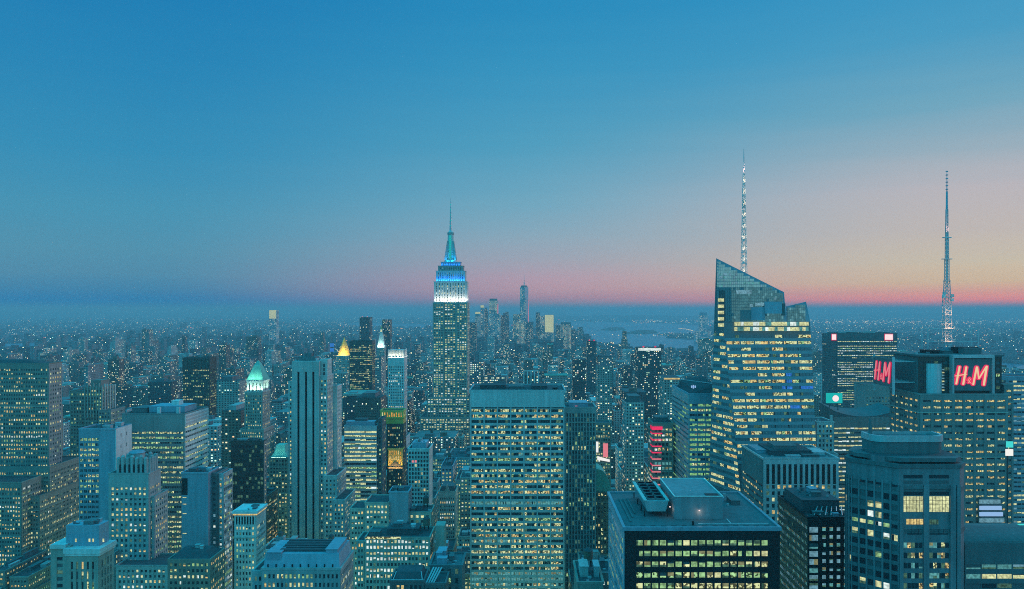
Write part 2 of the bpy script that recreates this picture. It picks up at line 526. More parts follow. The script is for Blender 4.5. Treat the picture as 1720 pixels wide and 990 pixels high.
    def tier(s, x0, x1, y0, y1, z0, z1, st, faces='F', wall=None, roof='roof_tar', parapet=1.0, plot=True):
        w = s.one('wall')
        wm = wall or st.get('wall', st['frame'])
        w.box(x0, x1, y0, y1, z0, z1, wm, (0, 1))
        w.face([(x0, y0, z1), (x1, y0, z1), (x1, y1, z1), (x0, y1, z1)], roof)
        s.solid(x0, x1, y0, y1, z0, z1, plot)
        fs = s.faces(x0, x1, y0, y1)
        for k in faces:
            if k == 'B':
                continue
            s.facade(fs[k], z0, z1, st)
        if parapet:
            p = s.new('parapet')
            t_, e = .5, st.get('dp', .35) + .05
            pm = st.get('topmat', st['frame'])
            p.box(x0 - e, x1 + e, y0 - e, y0 + t_, z1 + .01, z1 + parapet, pm)
            p.box(x0 - e, x1 + e, y1 - t_, y1 + e, z1 + .01, z1 + parapet, pm)
            p.box(x0 - e, x0 + t_, y0 + t_, y1 - t_, z1 + .01, z1 + parapet - .01, pm)
            p.box(x1 - t_, x1 + e, y0 + t_, y1 - t_, z1 + .01, z1 + parapet - .01, pm)
    def block(s, part, x0, x1, y0, y1, z0, z1, mat, cap=True):
        m = s.new(part)
        m.box(x0, x1, y0, y1, z0 + .02, z1, mat)
        if cap:
            m.box(x0 - .2, x1 + .2, y0 - .2, y1 + .2, z1 + .003, z1 + .35, mat)
        return m
    def tank(s, x, y, z, r=2.0):
        m = s.new('water_tank')
        for a, b in ((-1, -1), (1, -1), (1, 1), (-1, 1)):
            m.bar((x + a * r * .6, y + b * r * .6, z), (x + a * r * .6, y + b * r * .6, z + 3), .15, 'black_metal')
        m.tube(x, y, z + 3, z + 3 + r * 1.9, r, r, 'wood', 12)
        m.tube(x, y, z + 3 + r * 1.9, z + 3 + r * 2.7, r * 1.08, .1, 'roof_tar', 12)
    def rooftop(s, x0, x1, y0, y1, z, n=3, hmax=5, mats=('roof_grey', 'concrete', 'steel', 'slate'), tank=False):
        w, d = x1 - x0, y1 - y0
        placed = []
        for i in range(n * 4):
            if len(placed) >= n:
                break
            a, b = R.uniform(.12, .34) * w, R.uniform(.15, .4) * d
            x, y = R.uniform(x0 + .08 * w, x1 - .08 * w - a), R.uniform(y0 + .1 * d, y1 - .06 * d - b)
            if any(x < q[1] + .7 and x + a > q[0] - .7 and y < q[3] + .7 and y + b > q[2] - .7 for q in placed):
                continue
            placed.append((x, x + a, y, y + b))
            s.block(R.choice(('bulkhead', 'machine_house', 'cooling_unit')), x, x + a, y, y + b, z, z + R.uniform(1.5, hmax), R.choice(mats))
        # small plant: vents, ducts, pipes
        mv = s.new('vent_duct')
        for i in range(R.randint(4, 9)):
            x, y = R.uniform(x0 + 1.5, x1 - 1.5), R.uniform(y0 + 1.5, y1 - 1.5)
            if any(q[0] - .6 < x < q[1] + .6 and q[2] - .6 < y < q[3] + .6 for q in placed):
                continue
            r = R.uniform(.25, .6)
            mv.box(x - r, x + r * R.uniform(1, 3), y - r, y + r, z + .02 + i * .001, z + R.uniform(.6, 1.6), R.choice(('steel', 'roof_grey')))
        if not mv.f:
            s.parts.pop()
        if tank:
            s.tank(R.uniform(x0 + .25 * w, x1 - .25 * w), y0 + .85 * d, z, R.uniform(1.6, 2.3))
def pick(pal):
    t = R.random() * sum(w for _, w in pal)
    for m, w in pal:
        t -= w
        if t <= 0:
            return m
    return pal[-1][0]
OFFICE = [('pale_light', 5), ('pale_broken', 5), ('warm_broken', 1.5), ('green_broken', 2), ('green_light', 1.5), ('white_light', .7)]
HOME = [('pale_light', 5), ('warm_light', 3), ('pale_broken', 2), ('green_light', 1.2), ('white_light', 1)]
GREEN = [('green_light', 5), ('green_broken', 5), ('pale_broken', 3), ('pale_light', 1.5)]
WARM = [('warm_broken', 4), ('pale_broken', 5), ('pale_light', 3), ('warm_light', 2), ('green_broken', 1)]
COOL = [('ice_light', 5), ('white_light', 1.5), ('teal_light', 3)]
def S(frame, bay, fl, **k):
    return dict(frame=frame, bay=bay, fl=fl, **k)
def tier_px(b, px0, px1, Y, py, depth, st, faces='F', z0=0.0, **k):
    """a wall volume whose front stands Y metres off and shows from px0 to px1, its roof edge at py; returns its box"""
    x0, x1, z1 = PX(px0, Y), PX(px1, Y), PZ(py, Y)
    b.tier(x0, x1, Y, Y + depth, z0, z1, st, faces, **k)
    return x0, x1, Y, Y + depth, z1
def keep(px0, px1, py, Y): KEEP.append((px0, px1, py, Y))
def hero(name, label, px0, px1, Y, cat='tower', group=None):
    return Bld(name, label, cat, group, at=(PX((px0 + px1) / 2, Y), Y))
# ------------------------------------------------------------------ the setting: ground, water, streets, hills
gm, t = newmat('city_ground')
p = nd(t, 'ShaderNodeBsdfPrincipled')
g = nd(t, 'ShaderNodeNewGeometry')
n = nd(t, 'ShaderNodeTexNoise')
n.inputs['Scale'].default_value = 0.004
n.inputs['Detail'].default_value = 8
t.links.new(g.outputs['Position'], n.inputs['Vector'])
t.links.new(mixc(t, maprange(t, n.outputs[0], .35, .65), (.045, .045, .045, 1), (.10, .095, .085, 1)), p.inputs['Base Color'])
p.inputs['Roughness'].default_value = 0.9
o = nd(t, 'ShaderNodeOutputMaterial')
t.links.new(p.outputs[0], o.inputs[0])
wall_mat('asphalt', (.05, .05, .052), 0.9)
wall_mat('hill', (.05, .065, .05), 1.0)
wm, t = newmat('water')
p = nd(t, 'ShaderNodeBsdfPrincipled')
p.inputs['Base Color'].default_value = (.06, .17, .23, 1)
p.inputs['Roughness'].default_value = 0.32
g = nd(t, 'ShaderNodeNewGeometry')
n = nd(t, 'ShaderNodeTexNoise')
n.inputs['Scale'].default_value = 0.02
n.inputs['Detail'].default_value = 6
t.links.new(g.outputs['Position'], n.inputs['Vector'])
bp = nd(t, 'ShaderNodeBump')
bp.inputs['Strength'].default_value = 0.25
bp.inputs['Distance'].default_value = 4.0
t.links.new(n.outputs[0], bp.inputs['Height'])
t.links.new(bp.outputs[0], p.inputs['Normal'])
o = nd(t, 'ShaderNodeOutputMaterial')
t.links.new(p.outputs[0], o.inputs[0])

m = MB()
m.face([(-160000, -3000, 0), (160000, -3000, 0), (160000, 160000, 0), (-160000, 160000, 0)], 'city_ground')
structure('ground', m)
BAY = [(972, 555), (985, 566), (1000, 577), (1045, 582), (1065, 590), (1110, 592), (1200, 596), (1380, 607), (1720, 640), (1900, 655), (1900, 622), (1720, 613), (1500, 594), (1380, 586),
       (1290, 580), (1200, 575), (1120, 568), (1175, 562), (1190, 552), (1190, 547), (1100, 543), (1000, 541), (930, 540), (955, 549)]
RIVER = [(-120, 603), (15, 598), (62, 589), (75, 583), (146, 579), (142, 573), (70, 576), (-120, 584)]
CHANNEL = [(600, 548), (690, 551), (790, 551), (860, 548), (860, 545), (760, 546), (640, 544), (560, 543)]
WATERS = []
for nm, pts in (('bay_water', BAY), ('river_water', RIVER), ('channel_water', CHANNEL)):
    q = [gnd(a, b) for a, b in pts]
    WATERS.append(q)
    m = MB()
    ar = sum(q[i - 1][0] * q[i][1] - q[i][0] * q[i - 1][1] for i in range(len(q)))
    m.face([(x, y, .5) for x, y in (q if ar > 0 else q[::-1])], 'water')
    structure(nm, m)
def inside(q, x, y):
    c = False
    for i in range(len(q)):
        (x1, y1), (x2, y2) = q[i - 1], q[i]
        if (y1 > y) != (y2 > y) and x < (x2 - x1) * (y - y1) / (y2 - y1) + x1:
            c = not c
    return c
def on_water(x, y): return any(inside(q, x, y) for q in WATERS)
ISL = []
for pts in ([(1008, 555), (1030, 556), (1052, 554.5), (1045, 551.5), (1025, 551)], [(1048, 561), (1080, 562), (1106, 560), (1100, 556.5), (1070, 556)], [(1100, 563), (1150, 567), (1192, 566), (1190, 561), (1160, 562.5), (1130, 561.5)]):
    q = [gnd(a, b) for a, b in pts]
    ISL.append(q)
    cx_, cy_ = sum(a for a, _ in q) / len(q), sum(b for _, b in q) / len(q)
    m = MB()
    ar = sum(q[i - 1][0] * q[i][1] - q[i][0] * q[i - 1][1] for i in range(len(q)))
    q = q if ar > 0 else q[::-1]
    m.prism(q, 0, 14, 'hill', None, [(cx_ + (a - cx_) * .9, cy_ + (b - cy_) * .9) for a, b in q])
    structure('island_land', m)
AVENUES = [-1750, -1520, -1290, -1060, -830, -620, -490, -355, -212, 92, 365, 640, 910, 1180, 1450]
for x in AVENUES:
    m = MB()
    m.box(x - 13, x + 13, 200, 4300, -.5, .03, 'asphalt')
    structure('avenue_road', m)
for k in range(0, 46):
    y = 250 + k * 80
    m = MB()
    m.box(-1900, 1500, y - 8, y + 8, -.5, .02, 'asphalt')
    structure('street_road', m)
rh = random.Random(5)
def ridge(Y, px0, px1, hts, depth):
    m = MB()
    n = 46
    last = None
    for i in range(n + 1):
        f = i / n
        j = f * (len(hts) - 1)
        a = int(min(j, len(hts) - 2))
        z = hts[a] + (hts[a + 1] - hts[a]) * (j - a) + rh.uniform(-5, 5)
        x = PX(px0 + (px1 - px0) * f, Y)
        if last:
            m.hexa([(last[0], Y, -1), (x, Y, -1), (x, Y + depth, -1), (last[0], Y + depth, -1), (last[0], Y + depth * .3, last[1]), (x, Y + depth * .3, z), (x, Y + depth * .7, z * .9), (last[0], Y + depth * .7, last[1] * .9)], 'hill')
        last = (x, z)
    structure('hills', m)
ridge(21000, 870, 1330, [10, 60, 105, 128, 140, 132, 110, 80, 70, 60], 4000)
ridge(34000, -200, 760, [120, 150, 170, 150, 160, 130, 120, 140, 90], 5000)
ridge(30000, 1250, 1900, [60, 90, 120, 130, 160, 150, 140, 150], 6000)

# ------------------------------------------------------------------ haze
hm, t = newmat('haze_air')
pv = nd(t, 'ShaderNodeVolumePrincipled')
pv.inputs['Color'].default_value = (.52, .59, .64, 1)
pv.inputs['Density'].default_value = HAZE
pv.inputs['Density Attribute'].default_value = ''
pv.inputs['Anisotropy'].default_value = 0.0
o = nd(t, 'ShaderNodeOutputMaterial')
t.links.new(pv.outputs[0], o.inputs['Volume'])
m = MB()
m.box(-170000, 170000, -4000, 170000, -2.0, 396, 'haze_air')
ho = m.build('haze')
ho['kind'] = 'stuff'
ho['label'] = 'thin blue evening haze lying over the whole city'

def flood(x, y, z, sx, sy, energy, color, tilt, yaw=0.0, spread=120):
    """a bank of floodlights: lies at the foot of a wall and looks up at it (tilt 0 = straight up, positive leans towards +y)"""
    l = bpy.data.lights.new('floodlight', 'AREA')
    l.shape = 'RECTANGLE'
    l.size, l.size_y, l.energy, l.color = sx, sy, energy, color
    l.spread = math.radians(spread)
    ob = bpy.data.objects.new('floodlight', l)
    ob.location = (x, y, z)
    ob.rotation_euler = (math.radians(180 - tilt), 0, math.radians(yaw))
    COL.objects.link(ob)

# ------------------------------------------------------------------ landmark: art-deco tower with the blue-lit crown
Y = 1314
b = hero('setback_skyscraper', 'tallest art deco tower with blue and white floodlit crown and needle mast', 718, 790, Y, 'skyscraper')
st = S('limestone', 4.5, 3.9, ww=.62, wh=.5, dp=.5, ds=.35, lit=.62, pal=[('pale_light', 6), ('green_light', 1.2), ('white_light', 2)], top=2.5, edge=1.2, run=.1, floorvar=(.2, .5, .9, 1.1, 1.3, 1.5))
b.force = True
tier_px(b, 705, 789, Y - 14, 702, 70, st, 'FR')
tier_px(b, 717, 789.5, Y - 7, 668, 62, st, 'FR', plot=False)
for a, c, dy in ((727, 745.5, 0), (745.5, 766.5, 2.5), (766.5, 785, 0)):
    tier_px(b, a, c, Y + dy, 509, 48 - dy, st, 'FR' if c > 780 else 'F', parapet=0 if dy else .8, plot=False)
crown = S('white_stone', 4.6, 3.9, ww=.3, wh=.66, dp=.9, ds=.25, lit=.35, pal=[('pale_light', 3), ('white_light', 2)], top=2, edge=2.2, run=.1)
tier_px(b, 729, 784, Y + 6, 474, 36, crown, 'FR', plot=False)
bl = dict(crown, bay=3.8, lit=.25, pal=[('ice_light', 3), ('teal_light', 2)])
tier_px(b, 732.5, 781, Y + 9, 456, 30, bl, 'FR', plot=False)
tier_px(b, 736, 777.5, Y + 11, 447.5, 26, dict(bl, lit=.05, frame='greystone'), 'FR', plot=False)
tier_px(b, 741, 773, Y + 13, 441, 21, dict(bl, lit=.0, frame='greystone'), 'FR', plot=False)
ymid = Y + 23
mast = b.new('mast')
zz = lambda py: PZ(py, ymid)
xm = PX(757, ymid)
mast.tube(xm, ymid, zz(441), zz(437), 11.5, 10, 'steel', 16)
mast.tube(xm, ymid, zz(437), zz(416), 7.6, 5.6, 'white_stone', 8)
mast.tube(xm, ymid, zz(416), zz(394), 5.6, 5.0, 'white_stone', 8)
mast.tube(xm, ymid, zz(394), zz(391), 6.0, 5.6, 'greystone', 16)
mast.tube(xm, ymid, zz(391), zz(387), 5.0, 1.8, 'white_stone', 16)
for q in (-1, 1):
    for s_ in (-1, 1):
        mast.hexa([(xm + q * 5, ymid + s_ * 5 - 1, zz(437)), (xm + q * 10, ymid + s_ * 9 - 1, zz(437)), (xm + q * 10, ymid + s_ * 9 + 1, zz(437)), (xm + q * 5, ymid + s_ * 5 + 1, zz(437)),
                   (xm + q * 4, ymid + s_ * 4 - 1, zz(405)), (xm + q * 5.6, ymid + s_ * 5.2 - 1, zz(405)), (xm + q * 5.6, ymid + s_ * 5.2 + 1, zz(405)), (xm + q * 4, ymid + s_ * 4 + 1, zz(405))], 'steel')
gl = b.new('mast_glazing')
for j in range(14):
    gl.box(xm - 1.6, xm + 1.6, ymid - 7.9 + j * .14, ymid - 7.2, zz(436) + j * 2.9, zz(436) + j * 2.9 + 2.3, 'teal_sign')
an = b.new('antenna')
for a0, a1, r0, r1 in ((387, 372, 2.1, 1.8), (372, 352, 1.3, 1.0), (352, 332, .75, .25)):
    an.tube(xm, ymid, zz(a0), zz(a1), r0, r1, 'steel', 8)
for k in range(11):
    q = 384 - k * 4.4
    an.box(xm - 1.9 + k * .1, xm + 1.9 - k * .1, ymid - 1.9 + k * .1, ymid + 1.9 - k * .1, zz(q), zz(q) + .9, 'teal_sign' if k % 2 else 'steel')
for a, c, z, yy, e, col_ in ((729, 784, 509, Y + 1.0, 7500, (1, .98, .86)), (732, 781, 473.5, Y + 6.6, 9000, (.01, .13, 1)), (738, 776, 447, Y + 11.2, 3000, (.01, .16, 1)), (747, 767, 440.5, Y + 12.2, 4200, (.01, .4, 1))):
    flood(PX((a + c) / 2, yy), yy, PZ(z, yy) + 1.2, (c - a) * .97, 1.2, e, col_, 30)
flood(PX(786, Y), Y + 22, PZ(508, Y) + 1.2, 1.2, 34, 3500, (1, .98, .86), 0)
keep(700, 792, 733, Y)

# ------------------------------------------------------------------ centre: pale slab with seven wide bays
Y = 550
b = hero('office_slab', 'broad pale-ribbed office slab with seven bays of ribbon windows and flat dark roof', 790, 948, Y)
st = S('steel', 9.35, 3.8, ww=.9, wh=.54, dp=.9, ds=.5, lit=.66, special={17: 'teal_light', 30: 'teal_light', 31: 'teal_light'}, pal=[('pale_broken', 8), ('warm_broken', 2), ('pale_light', 1), ('green_broken', 1.5), ('teal_light', .6)], top=12.5, edge=.4, run=.1, split=5, frame_=0, darkp=.9, floorvar=(.1, .5, .8, .9, 1, 1.2, 1.3), wall='slate', topmat='steel')
b.pieces = 100
tier_px(b, 790, 948, Y, 657.5, 46, st, 'F', parapet=0)
x0, x1 = PX(790, Y), PX(948, Y)
z = PZ(657.5, Y)
lv = b.new('louvre')
for i in range(7):
    lv.box(x0 + .8 + i * 9.32, x0 + 9.4 + i * 9.32, Y - 1.0, Y - .9, z - 11.9, z - 11.1, 'black_metal')
pr = b.new('parapet')
for q in ((x0 - .9, x1 + .9, Y - .95, Y - .2), (x0 - .9, x1 + .9, Y + 45.5, Y + 46.4), (x0 - .9, x0, Y - .2, Y + 45.5), (x1, x1 + .9, Y - .2, Y + 45.5)):
    pr.box(*q, z - 1, z + .9, 'steel')
b.block('bulkhead', x0 + 6, x0 + 24, Y + 14, Y + 34, z, z + 2.6, 'roof_tar')
b.block('bulkhead', x0 + 27, x0 + 37, Y + 14, Y + 30, z, z + 1.7, 'slate')
b.block('bulkhead', x0 + 43, x0 + 54, Y + 12, Y + 34, z, z + 2.3, 'roof_tar')
mw = b.new('maintenance_crane')
mw.box(x0 + 58, x0 + 61.5, Y + 10, Y + 14, z, z + 1.6, 'black_metal')
mw.bar((x0 + 60, Y + 12, z + 1.5), (x0 + 62.5, Y + 3, z + 4.0), .22, 'steel')
mw2 = b.new('guard_rail')
for i in range(22):
    mw2.box(x0 + 1 + i * 3, x0 + 1.1 + i * 3, Y + 1, Y + 1.1, z, z + 1.3, 'steel')
mw2.box(x0 + 1, x0 + 64, Y + 1.02, Y + 1.08, z + 1.3, z + 1.4, 'steel')
keep(785, 952, 1100, Y)

# striped slab (left of centre)
Y = 680
b = hero('striped_tower', 'tall grey tower with three black vertical stripes down its front', 484, 562, Y)
st = S('light_grey', 2.9, 3.6, ww=.45, wh=.5, dp=.4, ds=.32, lit=.4, pal=HOME, top=3, edge=.6, run=.2)
plain = S('light_grey', 60, 3.6, ww=.02, wh=.02, lit=0, top=1)
xs = [PX(v, Y) for v in (484, 491.5, 537, 549)]
d = 22
w = b.one('wall')
zt = PZ(607, Y)
w.box(xs[1], xs[2], Y, Y + d, 0, zt, 'light_grey')
b.solid(xs[1], xs[2], Y, Y + d, 0, zt)
fr = b.one('facade_frame')
cuts = [491.5, 500.6, 504.2, 513.2, 516.8, 525.6, 529.2, 537]
for i in range(0, 8, 2):
    fr.box(PX(cuts[i], Y), PX(cuts[i + 1], Y), Y - 2.2, Y, 0, zt - 9, 'light_grey')
fr.box(xs[1], xs[2], Y - 2.25, Y, zt - 9, zt, 'light_grey')
sb = b.new('window_stripe')
for i in range(1, 6, 2):
    sb.box(PX(cuts[i], Y), PX(cuts[i + 1], Y), Y - .1, Y - .01, 0, zt - 9, 'void')
b.tier(xs[0], xs[1], Y + 1, Y + d - 2, 0, PZ(643, Y), st, 'F')
b.tier(xs[2], xs[3], Y + 1, Y + d, 0, PZ(633, Y), dict(st, edge=.3), 'FR')
wing = dict(st, frame='pale', lit=.3, bay=3.1)
b.tier(xs[2], PX(548, Y), Y + 4, Y + 18, PZ(633, Y), PZ(606, Y), dict(wing, lit=.1, ww=.35, wh=.8), 'FR')
b.tier(PX(484, Y), PX(556, Y), Y + d, Y + d + 16, 0, PZ(654, Y), wing, 'R')
b.tier(PX(549, Y), PX(566, Y - 8), Y - 8, Y + 26, 0, PZ(797, Y), st, 'FR')
b.tier(PX(560, Y - 20), PX(579, Y - 20), Y - 20, Y + 20, 0, PZ(832, Y), dict(st, lit=.4), 'FR')
cr_ = b.new('machine_house')
cr_.box(xs[1] + 4, xs[2] - 5, Y + 5, Y + 17, zt, zt + 3.6, 'slate')
cr_.box(xs[1] + 8, xs[2] - 9, Y + 7, Y + 15, zt + 3.6, zt + 6.5, 'slate')
an = b.new('antenna')
for i in range(5):
    an.box(xs[1] + 6 + i * 2.4, xs[1] + 6.3 + i * 2.4, Y + 8, Y + 8.3, zt + 3, zt + 6 + (i * 37 % 5), 'black_metal')
b.rooftop(xs[1], xs[2], Y, Y + d, zt, 2, 2)
keep(480, 592, 915, Y - 20)

# ------------------------------------------------------------------ left group
Y = 670
b = hero('stepped_tower', 'broad brown masonry tower with stepped left wings at the far left', -30, 82, Y)
st = S('brown', 2.1, 3.55, ww=.55, wh=.48, dp=.3, ds=.27, lit=.46, pal=HOME, top=4, edge=.8, run=.5)
sr = dict(st, frame='granite', bay=3.2, lit=.4, ww=.45)
x0, x1, y0, y1, z = tier_px(b, -70, 82, Y, 612, 18.5, st, 'F')
b.facade(b.faces(x0, x1, y0, y1)['R'], 0, z, sr)
tier_px(b, -70, 60, Y + 18.5, 690, 40, st, 'R')
tier_px(b, -70, 83, Y - 8, 786, 50, dict(st, lit=.55), 'FR', plot=False)
tier_px(b, -70, 66, Y - 24, 835, 70, dict(st, lit=.45), 'FR')
tier_px(b, -70, 36, Y - 36, 812, 40, dict(st, lit=.45), 'FR')
m = b.new('hipped_roof')
a, c = PX(-70, Y), PX(74, Y)
m.hexa([(a, Y + 1, z), (c, Y + 1, z), (c, Y + 17, z), (a, Y + 17, z), (a + 4, Y + 5, z + 3.5), (c - 20, Y + 5, z + 3.5), (c - 20, Y + 13, z + 3.5), (a + 4, Y + 13, z + 3.5)], 'roof_tar')
keep(-60, 122, 960, Y - 36)

Y = 800
b = hero('ribbed_tower', 'dark setback tower with pale ribbed corner, just right of the brown masonry tower', 118, 188, Y)
st = S('brown', 2.6, 3.6, ww=.5, wh=.5, lit=.3, pal=[('green_light', 3), ('green_broken', 3), ('pale_light', 2)], top=2, edge=.6)
tier_px(b, 118, 173, Y + 4, 688, 30, st, 'FR')
tier_px(b, 118, 143, Y, 658, 22, st, 'FR')
x0, x1, y0, y1, z = tier_px(b, 143, 172, Y - 2, 652, 26, dict(st, frame='brown', lit=.25), 'FR')
m = b.new('rib_crown')
for i in range(7):
    x = x0 + i * (x1 - x0) / 6
    m.box(x - .5, x + .5, y0 - .9, y0 + .3, z - 30, z + 2.5 + (i % 2) * 2.2, 'limestone')
for i in range(5):
    yy = y0 + 3 + i * 5
    m.box(x1 - .2, x1 + 1.0, yy, yy + 1.1, z - 34, z + 4 - i * .6, 'pale')
b.block('bulkhead', x0 + 3, x1 - 4, y0 + 5, y1 - 5, z, z + 7, 'brown')
tier_px(b, 165, 186, Y - 3, 690, 28, dict(st, frame='granite', lit=.5), 'FR')
keep(116, 190, 720, Y)

Y = 560
b = hero('blank_slab', 'bluish slab with blank side wall and pale lilac end wall, in front of ribbed tower', 133, 194, Y)
st = S('blue_metal', 3.0, 3.7, ww=.8, wh=.5, lit=.5, pal=GREEN, top=6, edge=.6, split=2)
x0, x1, y0, y1, z = tier_px(b, 133, 168, Y, 722, 22, st, 'F')
b.tier(x1, PX(194, Y), Y - .4, y1, 0, z, S('blue_metal', 80, 4, ww=.01, wh=.01, lit=0), '', wall='blue_metal')
ew = b.new('end_wall')
ew.box(PX(194, Y), PX(194, Y) + .6, Y - .4, y1, 0, z + .6, 'white_stone')
vs = b.new('vent_slit')
for j in range(6):
    for q in (6, 14):
        vs.box(PX(194, Y) + .6, PX(194, Y) + .72, Y + q, Y + q + .8, z - 6 - j * 8, z - 3.6 - j * 8, 'slate')
b.rooftop(x0, PX(192, Y), Y, y1, z, 3, 2.5)
keep(130, 222, 850, Y)

Y = 540
b = hero('scalloped_tower', 'grey art deco tower with scalloped stone crown and small round cap, by a bluish slab', 183, 266, Y)
st = S('greystone', 3.0, 3.55, ww=.5, wh=.5, dp=.5, ds=.3, lit=.5, pal=HOME, top=9, edge=1.2, run=.5)
x0, x1, y0, y1, z = tier_px(b, 183, 250, Y, 797, 17, st, 'FR')
ct = PZ(772, Y)
cx0, cx1 = PX(193, Y), PX(247, Y)
w = b.one('wall')
w.box(cx0, cx1, Y + 2, y1 - 2, z + .02, ct - 2, 'greystone')
m = b.new('crown')
n = 7
for f_, yy in (('F', Y + 2), ('B', y1 - 2)):
    for i in range(n):
        x = cx0 + (cx1 - cx0) * (i + .5) / n
        m.tube(x, yy, z + .02, ct + (1.6 if i % 2 else .4), 1.35, 1.35, 'greystone', 12)
        m.tube(x, yy, ct + (1.6 if i % 2 else .4), ct + (2.6 if i % 2 else 1.4), 1.35, .5, 'greystone', 12)
for i in range(4):
    yy = Y + 2 + (y1 - Y - 4) * (i + .5) / 4
    m.tube(cx1, yy, z + .02, ct + (1.6 if i % 2 else .4), 1.3, 1.0, 'greystone', 12)
ar = b.new('dark_arch')
for i in range(6):
    x = cx0 + (cx1 - cx0) * (i + 1) / n
    ar.box(x - .8, x + .8, Y + 1.0, Y + 1.25, z + 1, z + 6.5, 'black_metal')
cp = b.new('cap')
cp.tube((cx0 + cx1) / 2, (Y + y1) / 2, ct - 2, ct + 3.4, 5.2, 5.0, 'greystone', 16)
cp.tube((cx0 + cx1) / 2, (Y + y1) / 2, ct + 3.4, ct + 4.6, 5.6, 4.2, 'blue_metal', 16)
tier_px(b, 250.5, 259, Y + 3, 836, 20, dict(st, top=2), 'FR')
tier_px(b, 178, 192, Y - 6, 930, 30, dict(st, top=2), 'FR')
tier_px(b, 195, 282, Y - 14, 952, 26, dict(st, top=2, lit=.5), 'FR')
keep(176, 272, 985, Y - 14)

Y = 604
b = hero('banded_office', 'wide office block with glowing ribbon floors and pale banded flank, two white roof chimneys', 205, 310, Y)
st = S('granite', 1.8, 3.8, ww=.8, wh=.42, dp=.18, ds=.4, lit=.85, pal=[('green_light', 2), ('pale_broken', 6), ('green_broken', 4), ('pale_light', 2)], top=13, edge=.8, run=.75, floorvar=(.7, .9, 1, 1.1))
x0, x1, y0, y1, z = tier_px(b, 205, 310, Y, 697, 44, st, 'F')
b.facade(b.faces(x0, x1, y0, y1)['R'], 0, z, dict(st, frame='pale', bay=3.4, wh=.4, lit=.55, ds=.7, top=9))
fn = b.new('louvre')
for k in range(3):
    fn.box(x1 + .7, x1 + 1.0, y0 + 1, y1 - 1, z - 7.5 + k * 2.6, z - 6.3 + k * 2.6, 'steel')
b.block('bulkhead', x0 + 1.5, x0 + 13, Y + 12, Y + 30, z, z + 3.5, 'slate')
b.block('machine_house', x0 + 14, x1 - 6, Y + 14, Y + 36, z, z + 4.5, 'blue_metal')
for q in (24, 39):
    m = b.new('chimney')
    m.box(x0 + q, x0 + q + 2.3, Y + 6, Y + 8, z, z + 5, 'white_stone')
b.block('bulkhead', x0 + 28, x0 + 34, Y + 22, Y + 30, z + 4.5, z + 8, 'pale')
keep(203, 350, 905, Y)

Y = 430
b = hero('corniced_hotel', 'building with broad pale cornice and set-back penthouse at the lower left', 86, 166, Y)
st = S('limestone', 3.2, 3.7, ww=.45, wh=.55, dp=.6, ds=.3, lit=.22, pal=HOME, top=5, edge=1.4)
x0, x1, y0, y1, z = tier_px(b, 113, 166, Y, 928, 15, dict(st, fl=5.5, wh=.75, ww=.4), 'FR')
z2 = PZ(922, Y)
b.tier(PX(86, Y + 2), x0, Y + 2, y1, 0, z2, dict(st, bay=6), 'F')
m = b.new('cornice')
m.box(x0 - 1.4, x1 + 1.4, Y - 1.6, y1 + 1, z - .4, z + 2.2, 'white_stone')
m.box(x0 - .9, x1 + .9, Y - 1.1, y1 + .6, z - 1.8, z - .42, 'white_stone')
m.box(PX(86, Y) - 1, x0 - 1.42, Y + .6, y1 + 1, z2 - .2, z2 + 2, 'white_stone')
px_ = b.new('penthouse')
px_.box(x0 - 3, x1 - 2, Y + 4, y1 - 1, z + 2.22, PZ(886, Y), 'blue_metal')
px_.box(x0 + 6, x1 - 6, Y + 5, y1 - 2, PZ(886, Y) + .01, PZ(880, Y), 'slate')
pw_ = b.new('window')
for q in (2, 9.5, 11.5, 17.2):
    pw_.box(x0 + q, x0 + q + .9, Y + 3.9, Y + 3.99, z + 4.5, z + 6.3, 'pale_light')
b.rooftop(x0 - 2, x1 - 3, Y + 5, y1 - 1, PZ(886, Y), 2, 1.5)
keep(84, 192, 1100, Y)

Y = 520
b = hero('windowless_slab', 'blank grey slab with one lit strip at its right edge, beside the banded office', 305, 349, Y)
st = S('blue_metal', 80, 4, ww=.01, wh=.01, lit=0, wall='blue_metal')
x0, x1, y0, y1, z = tier_px(b, 305, 349.5, Y, 796, 18, st, '')
sl = b.new('dark_slot')
sl.box(x0 - .02, PX(315, Y), Y - .12, Y - .02, z - 14, z - 3, 'black_metal')
for q in (8, 11.5, 16.5, 27, 40):
    sl.box(x0 + .8, x0 + 3.2, Y - .1, Y - .03, z - q * 1.25 - 6, z - q * 1.25 - 5.5, 'pale_light')
b.tier(PX(349.5, Y) + .02, PX(359, Y), Y + 6, Y + 24, 0, PZ(800, Y), S('slate', 3, 3.6, ww=.7, wh=.5, lit=.1, pal=COOL), 'FR')
b.tier(PX(359, Y) + .02, PX(375, Y + 8), Y + 8, Y + 24, 0, PZ(802, Y), S('steel', 2.2, 3.6, ww=.86, wh=.62, lit=.75, pal=[('ice_light', 4), ('white_light', 2), ('green_light', 2), ('warm_broken', 1)], top=2), 'FR')
b.rooftop(x0, x1, Y, y1, z, 2, 2)
keep(303, 378, 910, Y)

Y = 640
b = hero('bronze_box', 'near-black glass box tower, unlit, behind the windowless slab', 388, 443, Y)
st = S('bronze', 2.4, 3.7, ww=.78, wh=.6, dp=.3, ds=.1, lit=.06, pal=[('dim_light', 3), ('warm_light', 1)], top=3, edge=.4, wall='black_metal', darkp=1)
x0, x1, y0, y1, z = tier_px(b, 388, 443, Y, 742, 6, st, 'F')
b.facade(b.faces(x0, x1, y0, y1)['R'], 0, z, S('granite', 3, 3.7, ww=.4, wh=.5, lit=.5, pal=HOME))
b.rooftop(x0, x1, Y, y1, z, 2, 2)
keep(386, 446, 850, Y)

